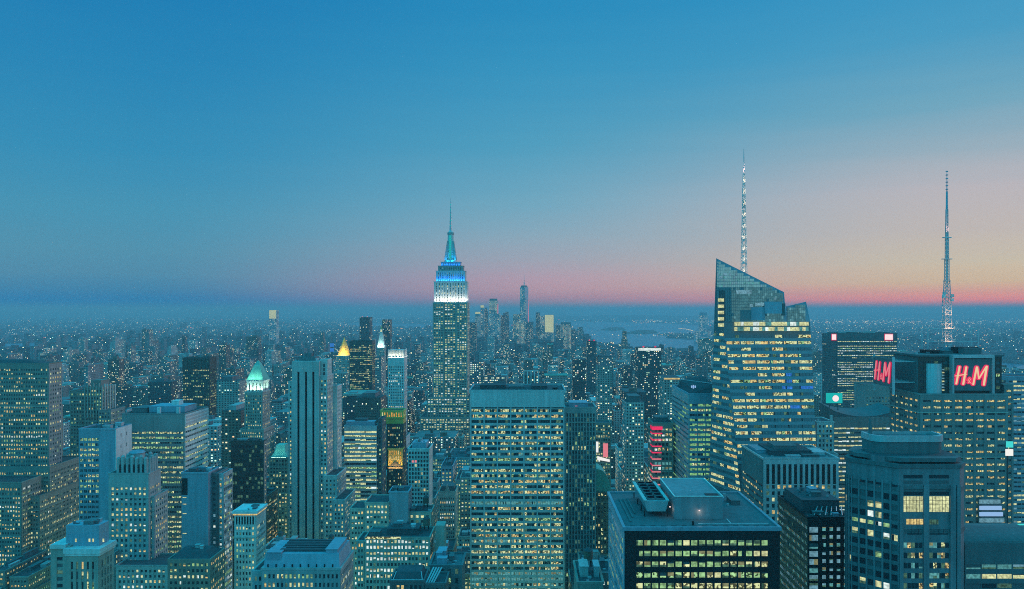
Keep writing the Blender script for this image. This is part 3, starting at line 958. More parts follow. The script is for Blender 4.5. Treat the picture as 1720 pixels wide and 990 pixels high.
Y = 470
b = hero('hip_roofed_block', 'low block with dark hipped roof and a row of roof lights, below windowless slab', 280, 366, Y, 'building')
st = S('brown', 2.7, 3.6, ww=.55, wh=.5, lit=.62, pal=HOME, top=1.5, run=.5)
x0, x1, y0, y1, z = tier_px(b, 282, 353, Y, 942, 22, st, 'FR')
m = b.new('hipped_roof')
m.hexa([(x0 + 1, Y + 1, z), (x1 - .5, Y + 1, z), (x1 - .5, y1 - 1, z), (x0 + 1, y1 - 1, z), (x0 + 4, Y + 6, z + 4), (x1 - 5, Y + 6, z + 4), (x1 - 5, y1 - 5, z + 4), (x0 + 4, y1 - 5, z + 4)], 'roof_tar')
for i in range(5):
    m = b.new('roof_lamp')
    m.box(x0 + 6 + i * 3.4, x0 + 6.5 + i * 3.4, Y + .5, Y + .9, z + .2, z + .8, 'pale_light' if i < 4 else 'blue_sign')
b.rooftop(x0 + 5, x1 - 6, Y + 7, y1 - 6, z + 4, 2, 2)
keep(276, 374, 1100, Y)

Y = 500
b = hero('corniced_block', 'pale ornate block with arcaded top floors and floodlit cornice, below the bronze box tower', 394, 430, Y, 'building')
st = S('pale', 2.0, 3.6, ww=.5, wh=.5, lit=.3, pal=[('warm_light', 2), ('pale_light', 4), ('green_light', 1)], top=9, edge=.8)
x0, x1, y0, y1, z = tier_px(b, 394, 430, Y, 861, 18, st, 'FR')
m = b.new('cornice')
m.box(x0 - 1.2, x1 + 1.2, Y - 1.3, y1 + 1, z - .6, z + 1.0, 'white_stone')
m.box(x0 - .8, x1 + .8, Y - .9, y1 + .6, z - 1.6, z - .62, 'warm_light')  # floodlight on the cornice put in as a glowing band
m = b.new('arcade')
for i in range(8):
    x = x0 + .7 + i * (x1 - x0 - 1.4) / 7
    m.box(x - .35, x + .35, Y - .7, Y - .4, z - 8, z - 1.7, 'white_stone')
m2 = b.new('arcade_opening')
for i in range(7):
    x = x0 + .7 + (i + .5) * (x1 - x0 - 1.4) / 7
    m2.box(x - .6, x + .6, Y - .5, Y - .42, z - 7.5, z - 2.6, 'black_metal')
b.rooftop(x0, x1, Y, y1, z, 2, 2.5)
keep(392, 448, 985, Y)

Y = 880
b = hero('copper_roofed_tower', 'tower with floodlit green copper pyramid roof, left of the striped tower', 412, 446, Y)
st = S('limestone', 2.5, 3.6, ww=.45, wh=.5, dp=.5, lit=.4, pal=HOME, top=3, edge=1)
x0, x1, y0, y1, z = tier_px(b, 411, 441, Y, 660, 26, st, 'FR')
tier_px(b, 404, 443, Y - 4, 722, 36, st, 'FR')
tier_px(b, 415, 441.5, Y + 2, 641, 21, S('white_stone', 4.5, 12, ww=.35, wh=.75, dp=.8, lit=0, top=2, pal=GREEN), 'FR', plot=False)
m = b.new('copper_roof')
a, c = PX(415, Y + 2) - .8, PX(441.5, Y + 2) + .8
zb, zt = PZ(641, Y) + 1.1, PZ(607, Y)
mx, my = (a + c) / 2, Y + 12.5
rings = [(1.0, 0.0), (.8, .22), (.58, .5), (.34, .78), (.2, .9), (.04, 1.0)]
for (r0, h0), (r1, h1) in zip(rings, rings[1:]):
    q = lambda r: [(mx - r * (mx - a), my - r * 11), (mx + r * (mx - a), my - r * 11), (mx + r * (mx - a), my + r * 11), (mx - r * (mx - a), my + r * 11)]
    m.prism(q(r0), zb + (zt - zb) * h0, zb + (zt - zb) * h1, 'copper', None, q(r1))
rb = b.new('roof_ribs') if False else None
flood(mx, Y - .5, PZ(659, Y) + 1.5, 18, 1, 4200, (.55, 1, .72), 12)
flood(PX(441.5, Y) + 2.2, Y + 12, PZ(659, Y) + 1.5, 1, 18, 2800, (.55, 1, .72), 0)
flood(mx, Y - 1.5, zb + .5, 16, 1, 1900, (.5, 1, .75), 38)
keep(402, 460, 742, Y)

Y = 1100
b = hero('bronze_slab', 'dark bronze tower with fluted windowless top storeys, far behind the banded office', 307, 352, Y)
st = S('bronze', 2.3, 3.7, ww=.6, wh=.5, lit=.42, pal=[('pale_light', 6), ('green_light', 3)], top=16, edge=.6, wall='black_metal')
x0, x1, y0, y1, z = tier_px(b, 307, 352, Y, 602, 24, st, 'FR')
m = b.new('fluted_crown')
for i in range(8):
    m.box(x0 + i * 5 - .1, x0 + i * 5 + 1.6, Y - 1.0, Y - .4, z - 15, z + .5, 'bronze')
keep(305, 354, 700, Y)

# small green-copper pavilion roof beyond
Y = 760
b = hero('copper_pavilion', 'small building with flared green copper roof between the bronze box and striped tower', 455, 482, Y, 'building')
st = S('brown', 2.6, 3.6, lit=.4, pal=WARM)
x0, x1, y0, y1, z = tier_px(b, 452, 484, Y, 770, 22, st, 'FR')
m = b.new('copper_roof')
mx, my = (x0 + x1) / 2, (y0 + y1) / 2
q = lambda r, s_: [(mx - r, my - s_), (mx + r, my - s_), (mx + r, my + s_), (mx - r, my + s_)]
m.prism(q(8.5, 10), z, z + 5, 'copper', None, q(5.5, 7))
m.prism(q(5.5, 7), z + 5, z + 12, 'copper', None, q(4, 5))
flood(mx, Y - .8, z + .8, 14, .8, 900, (.5, 1, .85), 20)
keep(450, 483, 800, Y)

# ------------------------------------------------------------------ mid left: pyramids and slabs before the horizon
Y = 1800
b = hero('gold_pyramid_tower', 'tower with floodlit golden pyramid roof and gilded finial', 564, 588, Y)
st = S('limestone', 3.2, 3.7, ww=.5, wh=.5, lit=.35, pal=HOME, top=4)
tier_px(b, 560, 590, Y - 6, 640, 40, st, 'FR')
x0, x1, y0, y1, z = tier_px(b, 564, 587.5, Y, 598, 30, st, 'FR')
m = b.new('gold_roof')
mx, my = (x0 + x1) / 2, Y + 15
q = lambda r: [(mx + r * math.cos(a * math.pi / 4 + math.pi / 8), my + r * math.sin(a * math.pi / 4 + math.pi / 8)) for a in range(8)]
zt = PZ(567, Y)
m.prism(q(15), z + .5, z + 3, 'gold', None, q(14.5))
for k in range(8):
    h0, h1 = z + 3 + (zt - z - 3) * k / 8, z + 3 + (zt - z - 3) * (k + 1) / 8
    m.prism(q(14 * (1 - k / 8) + .6), h0, h1, 'gold', None, q(14 * (1 - (k + 1) / 8) + .3))
flood(mx, Y - 6, z + 1, 26, 2, 20000, (1, .70, .22), 42)
flood(x1 + 5, my, z + 1, 2, 26, 12000, (1, .66, .2), 0)
keep(560, 590, 615, Y)

Y = 1500
b = hero('dark_office_slab', 'dark wide office slab with speckled lit floors beside the gold pyramid', 586, 625, Y)
st = S('bronze', 2.4, 3.6, ww=.7, wh=.5, lit=.5, pal=[('pale_light', 5), ('green_light', 4), ('warm_light', 1)], top=7, wall='black_metal', run=.6)
tier_px(b, 587, 625, Y, 573.5, 30, st, 'FR')
keep(584, 628, 652, Y)

Y = 2000
b = hero('clock_tower', 'slender pale campanile with green-white lit pyramid top behind dark office slab', 634, 646, Y)
st = S('limestone', 3.2, 3.7, ww=.45, wh=.5, lit=.2, pal=HOME, top=3)
x0, x1, y0, y1, z = tier_px(b, 633.5, 645.5, Y, 585, 20, st, 'FR')
m = b.new('pyramid_roof')
mx, my = (x0 + x1) / 2, Y + 10
q = lambda r: [(mx - r, my - r), (mx + r, my - r), (mx + r, my + r), (mx - r, my + r)]
m.prism(q(9.5), z + .5, z + 6, 'white_stone', None, q(9.2))
m.prism(q(8.5), z + 6, PZ(560, Y), 'pale', None, q(3.6))
m.prism(q(2.6), PZ(560, Y), PZ(553, Y), 'white_stone', None, q(2.3))
m.prism(q(2.2), PZ(553, Y), PZ(547, Y), 'gold', None, q(.2))
flood(mx, Y - 4, z + 1, 16, 2, 8000, (.6, 1, .85), 30)
ln = b.new('lantern')
ln.box(mx - 2, mx + 2, my - 2.9, my - 2.7, PZ(558, Y), PZ(554, Y), 'pale_light')
keep(632, 648, 625, Y)

Y = 1000
b = hero('lit_crown_tower', 'pale slender tower with floodlit crown and lilac flank, between clock tower and spired tower', 652, 679, Y)
st = S('pale', 2.5, 3.6, ww=.5, wh=.5, dp=.5, lit=.25, pal=[('warm_light', 3), ('white_light', 3), ('pale_light', 3)], top=11, edge=.8)
x0, x1, y0, y1, z = tier_px(b, 651.5, 679, Y, 601, 24, st, 'FR')
m = b.new('crown')
n = 6
zc = PZ(587, Y)
m.box(x0 + .6, x1 - .6, Y + .8, y1 - .8, z, zc - 1, 'pale')
for i in range(n):
    x = x0 + .8 + i * (x1 - x0 - 1.6) / (n - 1)
    m.box(x - .6, x + .6, Y, Y + .78, z - 1, zc, 'white_stone')
for i in range(4):
    yy = Y + 3 + i * 6
    m.box(x1 - .58, x1 + .1, yy, yy + 1.2, z - 1, zc, 'white_stone')
flood((x0 + x1) / 2, Y - 2.0, z - .5, 19, 1, 1700, (1, .97, .75), 22)
flood(x1 + 2.0, Y + 12, z - .5, 1, 20, 1200, (1, .97, .85), 0)
tier_px(b, 650, 682, Y - 4, 735, 34, st, 'FR')
keep(648, 688, 700, Y)

Y = 790
b = hero('gilded_tower', 'dark brick tower with amber-lit gilded loggia crown and gabled shoulder', 640, 678, Y)
st = S('bronze', 2.2, 3.5, ww=.5, wh=.5, lit=.4, pal=[('warm_light', 3), ('green_light', 3), ('pale_light', 2)], top=2)
x0, x1, y0, y1, z = tier_px(b, 650, 677.5, Y, 714, 18, st, 'FR')
am = S('gold', 2.3, 6, ww=.55, wh=.75, dp=.7, lit=1.0, pal=[('amber_light', 5), ('warm_light', 3), ('pale_light', 1)], top=1.2, floorvar=(2,))
tier_px(b, 646, 677.5, Y + .5, 703.5, 16, am, 'FR', z0=z + 1.1, plot=False)
tier_px(b, 639, 677.5, Y + 1, 691, 15, dict(am, pal=[('amber_light', 4), ('green_light', 4), ('pale_light', 1)]), 'FR', z0=PZ(703.3, Y), plot=False)
lz = PZ(756, Y - 4)
tier_px(b, 652, 676, Y - 4, 755, 10, dict(am, bay=2.2, fl=5.5, frame='gold', ww=.5), 'F', z0=PZ(786, Y - 4))
tier_px(b, 652, 676, Y - 5, 786, 16, st, 'FR')
m = b.new('gabled_roof')
a, c = PX(652, Y - 5), PX(676, Y - 5)
zz_ = PZ(786, Y - 5) + 1.1
m.hexa([(a, Y - 5, zz_), (c, Y - 5, zz_), (c, Y - 4.3, zz_), (a, Y - 4.3, zz_), ((a + c) / 2 - .2, Y - 5, zz_ + 5), ((a + c) / 2 + .2, Y - 5, zz_ + 5), ((a + c) / 2 + .2, Y - 4.3, zz_ + 5), ((a + c) / 2 - .2, Y - 4.3, zz_ + 5)], 'roof_tar')
flood((a + c) / 2, Y - 6.5, PZ(786, Y), 14, 1, 2500, (1, .62, .2), 15)
keep(638, 680, 800, Y - 5)

Y = 740
b = hero('ribbon_office', 'office block with bright continuous ribbon windows right of the striped tower', 578, 642, Y)
st = S('steel', 5.4, 3.75, ww=.97, wh=.52, dp=.12, ds=.45, lit=.9, pal=[('pale_broken', 6), ('pale_light', 5), ('green_broken', 2), ('white_light', 1)], top=4, edge=.3, run=.5, floorvar=(.6, .9, 1, 1.1), wall='slate')
x0, x1, y0, y1, z = tier_px(b, 578, 633, Y, 717, 14, st, 'F')
b.facade(b.faces(x0, x1, y0, y1)['R'], 0, z, S('slate', 3.5, 3.75, ww=.5, wh=.4, lit=.3, pal=OFFICE))
b.tier(x1 + .5, PX(642, Y + 3), Y + 3, y1 + 8, 0, PZ(706, Y), S('slate', 3, 3.75, ww=.6, wh=.5, lit=.15, pal=GREEN), 'FR')
b.block('machine_house', x0 + 1, x1 - 3, Y + 4, y1 - 1, z, z + 4, 'blue_metal')
b.block('bulkhead', x0 + 9, x0 + 20, Y + 6, y1 - 2, z + 4.4, z + 6.5, 'slate')
keep(576, 644, 845, Y)

Y = 690
b = hero('lattice_front_tower', 'slim tower with pale lattice front of square dark windows, below the gilded tower', 686, 721, Y)
st = S('pale', 2.55, 3.6, ww=.66, wh=.66, dp=.55, ds=.45, lit=.10, pal=[('warm_light', 2), ('rose_sign', .6), ('pale_light', 2), ('green_light', 2)], top=2, edge=.3, darkp=.85)
x0, x1, y0, y1, z = tier_px(b, 685.5, 721, Y, 755, 24, st, 'F')
b.facade(b.faces(x0, x1, y0, y1)['R'], 0, z, S('pale', 40, 3.6, ww=.01, wh=.01, lit=0))
b.block('machine_house', x0 + 3, x1 - 3, Y + 4, y1 - 4, z, z + 5, 'blue_metal')
b.rooftop(x0 + 4, x1 - 4, Y + 5, y1 - 5, z + 5.4, 2, 2)
keep(684, 729, 905, Y)

Y = 560
b = hero('blank_penthouse_block', 'block with big blank blue penthouse box above square lit windows', 590, 686, Y, 'building')
st = S('limestone', 2.5, 3.6, ww=.55, wh=.5, lit=.55, pal=HOME, top=1.5, run=.5)
tier_px(b, 613, 653, Y, 846, 24, st, 'FR')
tier_px(b, 588, 613, Y + 3, 856, 22, dict(st, lit=.5), 'FR')
x0, x1, y0, y1, z = tier_px(b, 653.2, 686, Y + 2, 828, 18, S('blue_metal', 90, 4, ww=.01, wh=.01, lit=0), '', wall='blue_metal')
b.rooftop(x0, x1, y0, y1, z, 2, 2)
x0, x1, y0, y1, z = tier_px(b, 686.2, 724, Y + 6, 862, 20, dict(st, lit=.2, bay=3.4), 'FR')
b.rooftop(x0, x1, y0, y1, z, 3, 3, tank=True)
keep(586, 690, 895, Y)

Y = 480
b = hero('lit_window_block', 'wide masonry block with rows of bright square windows and cluttered dark roof', 600, 722, Y, 'building')
st = S('limestone', 2.15, 3.5, ww=.6, wh=.55, dp=.3, ds=.26, lit=.62, pal=[('pale_light', 5), ('white_light', 4), ('warm_light', 2)], top=.8, edge=.6, run=.85, floorvar=(.7, 1, 1.1, 1.2))
x0, x1, y0, y1, z = tier_px(b, 613, 722, Y, 905, 24, st, 'FR', roof='roof_tar')
gt = b.new('lit_attic')
gt.box(x0 + .4, x0 + 22, Y - .45, Y - .32, z - .2, z + 1.2, 'amber_light' if False else 'pale_broken')
tier_px(b, 599, 612.5, Y + 2, 911, 20, dict(st, lit=.4), 'F')
b.block('machine_house', x0 + 12, x1 - 8, Y + 8, y1 - 3, z, z + 3.6, 'roof_tar')
b.block('cooling_unit', x0 + 1.5, x0 + 8, Y + 5, Y + 12, z, z + 2.4, 'slate')
b.rooftop(x0 + 12, x1 - 8, Y + 8, y1 - 3, z + 3.95, 3, 1.8)
b.tank(x1 - 4.5, y1 - 5, z, 2.2)
m = b.new('stair_tower')
m.box(PX(730, Y), PX(745.5, Y), Y + 4, Y + 14, 0, PZ(886, Y), 'limestone')
b.solid(PX(730, Y), PX(745.5, Y), Y + 4, Y + 14, 0, PZ(886, Y))
keep(597, 746, 1000, Y)

Y = 330
b = hero('mansarded_block', 'block with blue-grey plant storey on its roof, nearest at the bottom left of centre', 440, 572, Y, 'building')
st = S('greystone', 1.75, 3.6, ww=.5, wh=.5, lit=.35, pal=HOME, top=1.6, edge=.6, run=.7)
x0, x1, y0, y1, z = tier_px(b, 440, 572, Y, 958, 24, st, 'FR', wall='greystone')
b.tier(PX(424, Y + 3), x0 - .1, Y + 3, Y + 20, 0, PZ(966, Y), st, 'F')
m = b.new('plant_storey')
zt = PZ(933, Y)
m.hexa([(x0 + .3, Y + .8, z), (x1 - .5, Y + .8, z), (x1 - .5, y1 - 1, z), (x0 + .3, y1 - 1, z), (x0 + .8, Y + 2.2, zt), (x1 - 1.2, Y + 2.2, zt), (x1 - 1.2, y1 - 2, zt), (x0 + .8, y1 - 2, zt)], 'blue_metal')
for i in range(9):
    m.box(x0 + 2 + i * 3.4, x0 + 2.5 + i * 3.4, Y + .7, Y + 1.0, z + .5, z + 2.2, 'black_metal')
m = b.new('roof_louvre')
for k in range(5):
    m.box(x0 + 6, x1 - 3, Y + 5 + k * 3.2, Y + 7 + k * 3.2, zt + .01, zt + .9 + k * .05, 'roof_tar')
b.block('bulkhead', x0 + 1.5, x0 + 7.5, Y + 1.6, Y + 8, zt - 3, zt + .5, 'blue_metal')
b.block('bulkhead', x1 - 7, x1 - 2, Y + 3, y1 - 4, zt, zt + 1.4, 'blue_metal')
keep(420, 580, 1100, Y)

Y = 400
b = hero('plant_roofed_block', 'low block with slanted glazed plant roof at the bottom centre', 655, 745, Y, 'building')
st = S('slate', 2.4, 3.6, lit=.4, pal=HOME)
x0, x1, y0, y1, z = tier_px(b, 655, 712, Y, 978, 18, st, 'F')
m = b.new('plant_roof')
m.hexa([(x0 + 1, Y + 1, z), (x1 - 1, Y + 1, z), (x1 - 1, y1 - 1, z), (x0 + 1, y1 - 1, z), (x0 + 2.5, Y + 4, z + 4), (x1 - 2, Y + 4, z + 4), (x1 - 2, y1 - 3, z + 4), (x0 + 2.5, y1 - 3, z + 4)], 'roof_tar')
m.box(x0 + .5, x1 - .5, Y + .4, Y + .9, z, z + 1.2, 'steel')
m.bar((x0 + 1.2, Y + .8, z + .3), (x0 + 2.6, Y + 3.9, z + 4.2), .18, 'steel')
m.bar((x1 - .8, Y + .8, z + .3), (x1 - 1.9, Y + 3.9, z + 4.2), .18, 'steel')
pipes = b.new('roof_pipe')
for k in range(4):
    pipes.bar((x1 + .5 + k * 1.2, Y + 2, z - 2), (x1 + 3.5 + k * 1.4, Y + 12, z + 3.5), .35, 'steel')
b.tier(x1 + .2, PX(748, Y), Y + .5, y1, 0, PZ(983, Y), st, 'F')
keep(650, 722, 1100, Y)

Y = 420
b = hero('narrow_dark_block', 'narrow block with crowded blue roof plant, tucked against the pale-ribbed slab', 722, 778, Y, 'building')
st = S('slate', 4.2, 5, ww=.4, wh=.6, dp=.6, lit=.15, pal=WARM, top=1)
x0, x1, y0, y1, z = tier_px(b, 722, 776, Y, 952, 22, st, 'F', roof='roof_grey')
b.rooftop(x0, x1, Y, y1, z, 5, 5, ('blue_metal', 'steel', 'slate'))
keep(720, 780, 1100, Y)

Y = 720
b = hero('gabled_brick_tower', 'slim greenish brick tower with pointed gable, left of the pale-ribbed slab', 737, 765, Y)
st = S('limestone', 1.9, 3.5, ww=.5, wh=.5, lit=.35, pal=[('pale_light', 4), ('white_light', 3), ('warm_light', 1)], top=5, run=.8)
x0, x1, y0, y1, z = tier_px(b, 737, 765, Y, 827, 24, st, 'FR')
m = b.new('gable')
mx = (x0 + x1) / 2
m.hexa([(mx - 2.6, Y - .5, z), (mx + 2.6, Y - .5, z), (mx + 2.6, Y + 1, z), (mx - 2.6, Y + 1, z), (mx - .2, Y - .5, z + 7), (mx + .2, Y - .5, z + 7), (mx + .2, Y + 1, z + 7), (mx - .2, Y + 1, z + 7)], 'limestone')
b.block('bulkhead', x0 + 2, x1 - 2, Y + 5, y1 - 4, z, z + 4, 'slate')
keep(735, 768, 900, Y)
# ------------------------------------------------------------------ right of centre
Y = 620
b = hero('ribbed_dark_slab', 'dark slab with close vertical ribs directly right of the pale-ribbed slab', 949, 1001, Y)
st = S('greystone', 2.3, 3.7, ww=.45, wh=.75, dp=.7, ds=.15, lit=.10, pal=GREEN, top=4, edge=.5, wall='slate', darkp=.8)
x0, x1, y0, y1, z = tier_px(b, 949, 1001, Y, 686, 30, st, 'F')
b.block('machine_house', x0 + 4, x1 - 6, Y + 6, y1 - 6, z, z + 3.4, 'blue_metal')
m = b.new('beacon_lamp')
m.box(x0 + 8, x0 + 10, Y + 3, Y + 3.5, z + 1.2, z + 1.5, 'rose_sign')
keep(946, 1003, 822, Y)

Y = 650
b = hero('vaulted_block', 'low block with rounded greenish vault roof, right of the ribbed dark slab', 982, 1026, Y, 'building')
st = S('brick', 2.6, 3.6, lit=.3, pal=WARM)
x0, x1, y0, y1, z = tier_px(b, 981, 1026, Y, 826, 26, st, 'F', parapet=0)
m = b.new('vault_roof')
poly = [(math.cos(a) * (x1 - x0) / 2 + (x0 + x1) / 2, math.sin(a) * 19 + z - .5) for a in [math.pi * k / 14 for k in range(15)]]
for (xa, za), (xb, zb) in zip(poly, poly[1:]):
    m.hexa([(xb, y0, z - 1), (xa, y0, z - 1), (xa, y1, z - 1), (xb, y1, z - 1), (xb, y0, zb), (xa, y0, za), (xa, y1, za), (xb, y1, zb)], 'copper')
keep(980, 1028, 835, Y)

Y = 820
b = hero('billboard_block', 'narrow block carrying a red screen and white curved sign between dark towers', 1000, 1030, Y, 'building')
st = S('brown', 2.6, 3.6, lit=.4, pal=OFFICE)
x0, x1, y0, y1, z = tier_px(b, 999, 1026, Y, 712, 22, st, 'FL')
m = b.new('screen_red')
m.box(PX(1013, Y), PX(1021, Y), Y - .9, Y - .5, PZ(768, Y), PZ(745, Y), 'rose_sign')
m = b.new('sign_panel')
m.hexa([(PX(1003, Y), Y - 1.6, PZ(772, Y)), (PX(1024, Y), Y - 1, PZ(776, Y)), (PX(1024, Y), Y - .8, PZ(776, Y)), (PX(1003, Y), Y - 1.4, PZ(772, Y)),
        (PX(1003, Y), Y - 1.6, PZ(766, Y)), (PX(1024, Y), Y - 1, PZ(772, Y)), (PX(1024, Y), Y - .8, PZ(772, Y)), (PX(1003, Y), Y - 1.4, PZ(766, Y))], 'white_sign')
m = b.new('sign_panel')
m.box(PX(1000, Y), PX(1005, Y), Y - .9, Y - .5, PZ(760, Y), PZ(742, Y), 'white_sign')
keep(998, 1028, 780, Y)

Y = 640
b = hero('red_ribbon_tower', 'tower with glowing red light ribbons wrapping its corner', 1090, 1131, Y)
st = S('brown', 3.0, 3.9, ww=.7, wh=.6, lit=.5, pal=[('white_light', 2), ('teal_light', 3), ('pale_broken', 2), ('warm_broken', 2)], top=4, run=.6)
x0, x1, y0, y1, z = tier_px(b, 1097, 1131, Y, 712, 26, st, 'FL')
for k in range(12):
    m = b.new('light_ribbon')
    zz_ = z - 2.2 - k * 5.2
    h_ = 2.8 if k == 0 else .9
    m.box(x0 - .9, x0 + 7.5 - k * .2, Y - 1.0, Y - .7, zz_ - h_, zz_, 'red_sign' if k < 5 else 'rose_sign')
    m.box(x0 - .9, x0 - .6, Y - .7, Y + 9, zz_ - h_, zz_, 'red_deep')
b.block('machine_house', x0 + 3, x1 - 3, Y + 6, y1 - 5, z, z + 4, 'slate')
keep(1083, 1133, 815, Y)

Y = 590
b = hero('green_lit_office', 'office tower with green-lit floors and slanting rooftop, left of the faceted glass tower', 1157, 1195, Y)
st = S('blue_metal', 5.6, 3.7, ww=.92, wh=.5, dp=.25, ds=.5, lit=1, pal=[('jade_light', 8), ('jade_light', 5), ('pale_broken', 3)], top=7, edge=.4, split=3, run=.6, floorvar=(.8, .9, 1.1))
x0, x1, y0, y1, z = tier_px(b, 1157, 1200, Y, 663, 66, st, 'F')
b.facade(b.faces(x0, x1, y0, y1)['L'], 0, z, dict(st, frame='steel', bay=8, split=1, lit=.5, wh=.4, ds=.8, pal=[('jade_light', 3), ('dim_light', 2)]))
m = b.new('slanted_plant')
m.hexa([(x0 + 3, Y + 6, z), (x1 + 3, Y + 6, z), (x1 + 3, y1 - 4, z), (x0 + 3, y1 - 4, z), (x0 + 5, Y + 12, z + 3), (x1 + 3, Y + 12, z + 6), (x1 + 3, y1 - 10, z + 10), (x0 + 5, y1 - 10, z + 6)], 'roof_tar')
m.bar((x0 + 5, y1 - 10, z + 6.5), (x1 + 3, Y + 12, z + 7), .3, 'steel')
lg = b.new('logo_sign')
lx, lz = x0 + 4.6, z + 5.4
for q, r_ in ((-1.3, .9), (0, 1.4), (1.4, .9)):
    lg.box(lx + q - .45, lx + q + .45, Y + 5.2 + q * .02, Y + 5.7, lz - r_, lz + r_ * .9, 'ice_sign')
lg.box(lx - 1.7, lx + 1.8, Y + 5.3, Y + 5.66, lz - .3, lz + .3, 'blue_sign')
keep(1128, 1196, 808, Y)

# ------------------------------------------------------------------ faceted glass tower with lattice spire
Y = 540
b = hero('faceted_glass_tower', 'faceted glass skyscraper with slanted crystalline top and tall lattice spire', 1203, 1370, Y, 'skyscraper')
def P3(px, py, y): return np.array((PX(px, y), y, PZ(py, y)))
def atz(A, B, z):
    t_ = (z - A[2]) / (B[2] - A[2])
    return A + (B - A) * t_
zB = 0.0
ext = lambda A, B: atz(A, B, zB)
TL = P3(1203, 435, 548)                     # the high left corner
cr0 = P3(1258, 960, 540)                    # crease between left facet and front, lower down
CR = ext(TL, cr0)
LB = ext(TL, P3(1186, 960, 592))            # left facet's rear edge
TR = P3(1354, 507, 552)
RB = ext(P3(1361, 545, 550), P3(1378, 900, 540))
Zc = PZ(541, 546)                           # top of the office floors
eL, eC = lambda z: atz(TL, LB, z), lambda z: atz(TL, CR, z)
R1, R2 = P3(1361, 545, 550), RB
eR = lambda z: atz(R1, R2, z)
body = b.one('wall')
bz = [eL(Zc), eC(Zc), eR(Zc)]
b0 = [LB, CR, RB]
back = 640
body.prism([tuple(LB[:2]), tuple(CR[:2]), tuple(RB[:2]), (RB[0], back), (LB[0] + 20, back)], 0, Zc, 'curtain', 'roof_tar', [tuple(bz[0][:2]), tuple(bz[1][:2]), tuple(bz[2][:2]), (bz[2][0], back), (bz[0][0] + 20, back)])
SOLIDS.append((LB[0] + 6, RB[0] - 2, 595, back, 0, Zc))
PLOTS.append((LB[0], RB[0] + 6, 530, back))
fr = b.one('facade_frame')
def band(A0, A1, z0, z1, e0, e1, out, mb, mat, d):
    n_ = np.array(out) / np.linalg.norm(out)
    q = [e0(z0), e1(z0), e1(z0) - n_ * .01, e0(z0) - n_ * .01, e0(z1), e1(z1), e1(z1) - n_ * .01, e0(z1) - n_ * .01]
    q = [p + n_ * d if i % 4 < 2 else p for i, p in enumerate(q)]
    mb.hexa([tuple(p) for p in q], mat)
FN, LN = (0, -1, .015), (-.55, -.83, .02)
ROWH = 4.45
pal_t = [('pale_broken', 6), ('warm_broken', 3), ('pale_light', 4), ('warm_light', 1.5), ('green_broken', 1)]
def glazed(e0, e1, out, ztop, zbot, n, lit, tint=None, rows=None):
    j = 0
    z1 = ztop
    nn_ = np.array(out) / np.linalg.norm(out)
    while z1 - ROWH > zbot:
        z0 = z1 - ROWH
        band(0, 0, z0, z0 + ROWH * .52, e0, e1, out, fr, 'spandrel_glass', .16)
        pf = lit * R.choice((.3, .7, .9, 1.1, 1.25, 1.35))
        on = R.random() < pf
        for i in range(n):
            if i % 4 == 0 or R.random() < .25:
                on = R.random() < pf
            m_ = pick(pal_t) if on else ('dim_light' if R.random() < .12 else 'facet_glass')
            g0, g1 = (i + (.42 if i % 4 == 0 else .03)) / n, (i + .97) / n
            za, zb_ = z0 + ROWH * .53, z1 - .05
            q = [e0(za) + (e1(za) - e0(za)) * g0, e0(za) + (e1(za) - e0(za)) * g1, e0(zb_) + (e1(zb_) - e0(zb_)) * g1, e0(zb_) + (e1(zb_) - e0(zb_)) * g0]
            cpx, cpy, _ = [sum(v) / 4 for v in zip(*[(*scr(*p), 0) for p in q])]
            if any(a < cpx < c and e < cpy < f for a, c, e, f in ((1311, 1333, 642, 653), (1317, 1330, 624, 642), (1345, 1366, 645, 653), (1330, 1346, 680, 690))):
                m_ = 'advert_reflection'  # adverts reflected in the glass, put in as glowing blue panes
            o_ = [p + nn_ * .1 for p in q]
            i_ = [p + nn_ * .02 for p in q]
            b.wins.append(([tuple(o_[0]), tuple(o_[1]), tuple(i_[1]), tuple(i_[0]), tuple(o_[3]), tuple(o_[2]), tuple(i_[2]), tuple(i_[3])], m_))
        z1 = z0
        j += 1
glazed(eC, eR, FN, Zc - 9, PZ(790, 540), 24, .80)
glazed(eL, eC, LN, PZ(560, 545), PZ(830, 560), 8, .55)
# crystalline crown: glazed screens rising past the roof
cg = b.new('crown_screen')
def panel(pts, mat='curtain', t_=.4):
    pts = [np.array(p) for p in pts]
    b_ = len(cg.v)
    n_ = len(pts)
    cg.v.extend([tuple(p) for p in pts] + [tuple(p + np.array((0, t_, 0))) for p in pts])
    k_ = cg.mi(mat)
    cg.f.append(tuple(range(b_, b_ + n_)))
    cg.f.append(tuple(range(b_ + 2 * n_ - 1, b_ + n_ - 1, -1)))
    cg.m += [k_, k_]
    for i in range(n_):
        j = (i + 1) % n_
        cg.f.append((b_ + j, b_ + i, b_ + n_ + i, b_ + n_ + j))
        cg.m.append(k_)
S1, S2 = P3(1317, 492, 549), P3(1321, 541, 547)
panel([eC(Zc), P3(1321, 541, 546.5), S1, TL], 'blue_metal')
panel([P3(1321, 541, 550), eR(Zc), TR, P3(1321, 515, 551)], 'blue_metal')
cg.hexa([tuple(TL), tuple(S1), (S1[0], 600, S1[2] - 6), (TL[0] + 16, 600, TL[2] - 16), tuple(TL + (0, 0, .4)), tuple(S1 + (0, 0, .4)), (S1[0], 600, S1[2] - 5.5), (TL[0] + 16, 600, TL[2] - 15.6)], 'blue_metal')
cg.face([tuple(eL(Zc)), tuple(eC(Zc)), tuple(TL)], 'curtain')
ml = b.new('mullion')
topline = lambda x: TL[2] + (S1[2] - TL[2]) * (x - TL[0]) / (S1[0] - TL[0])
cells = []
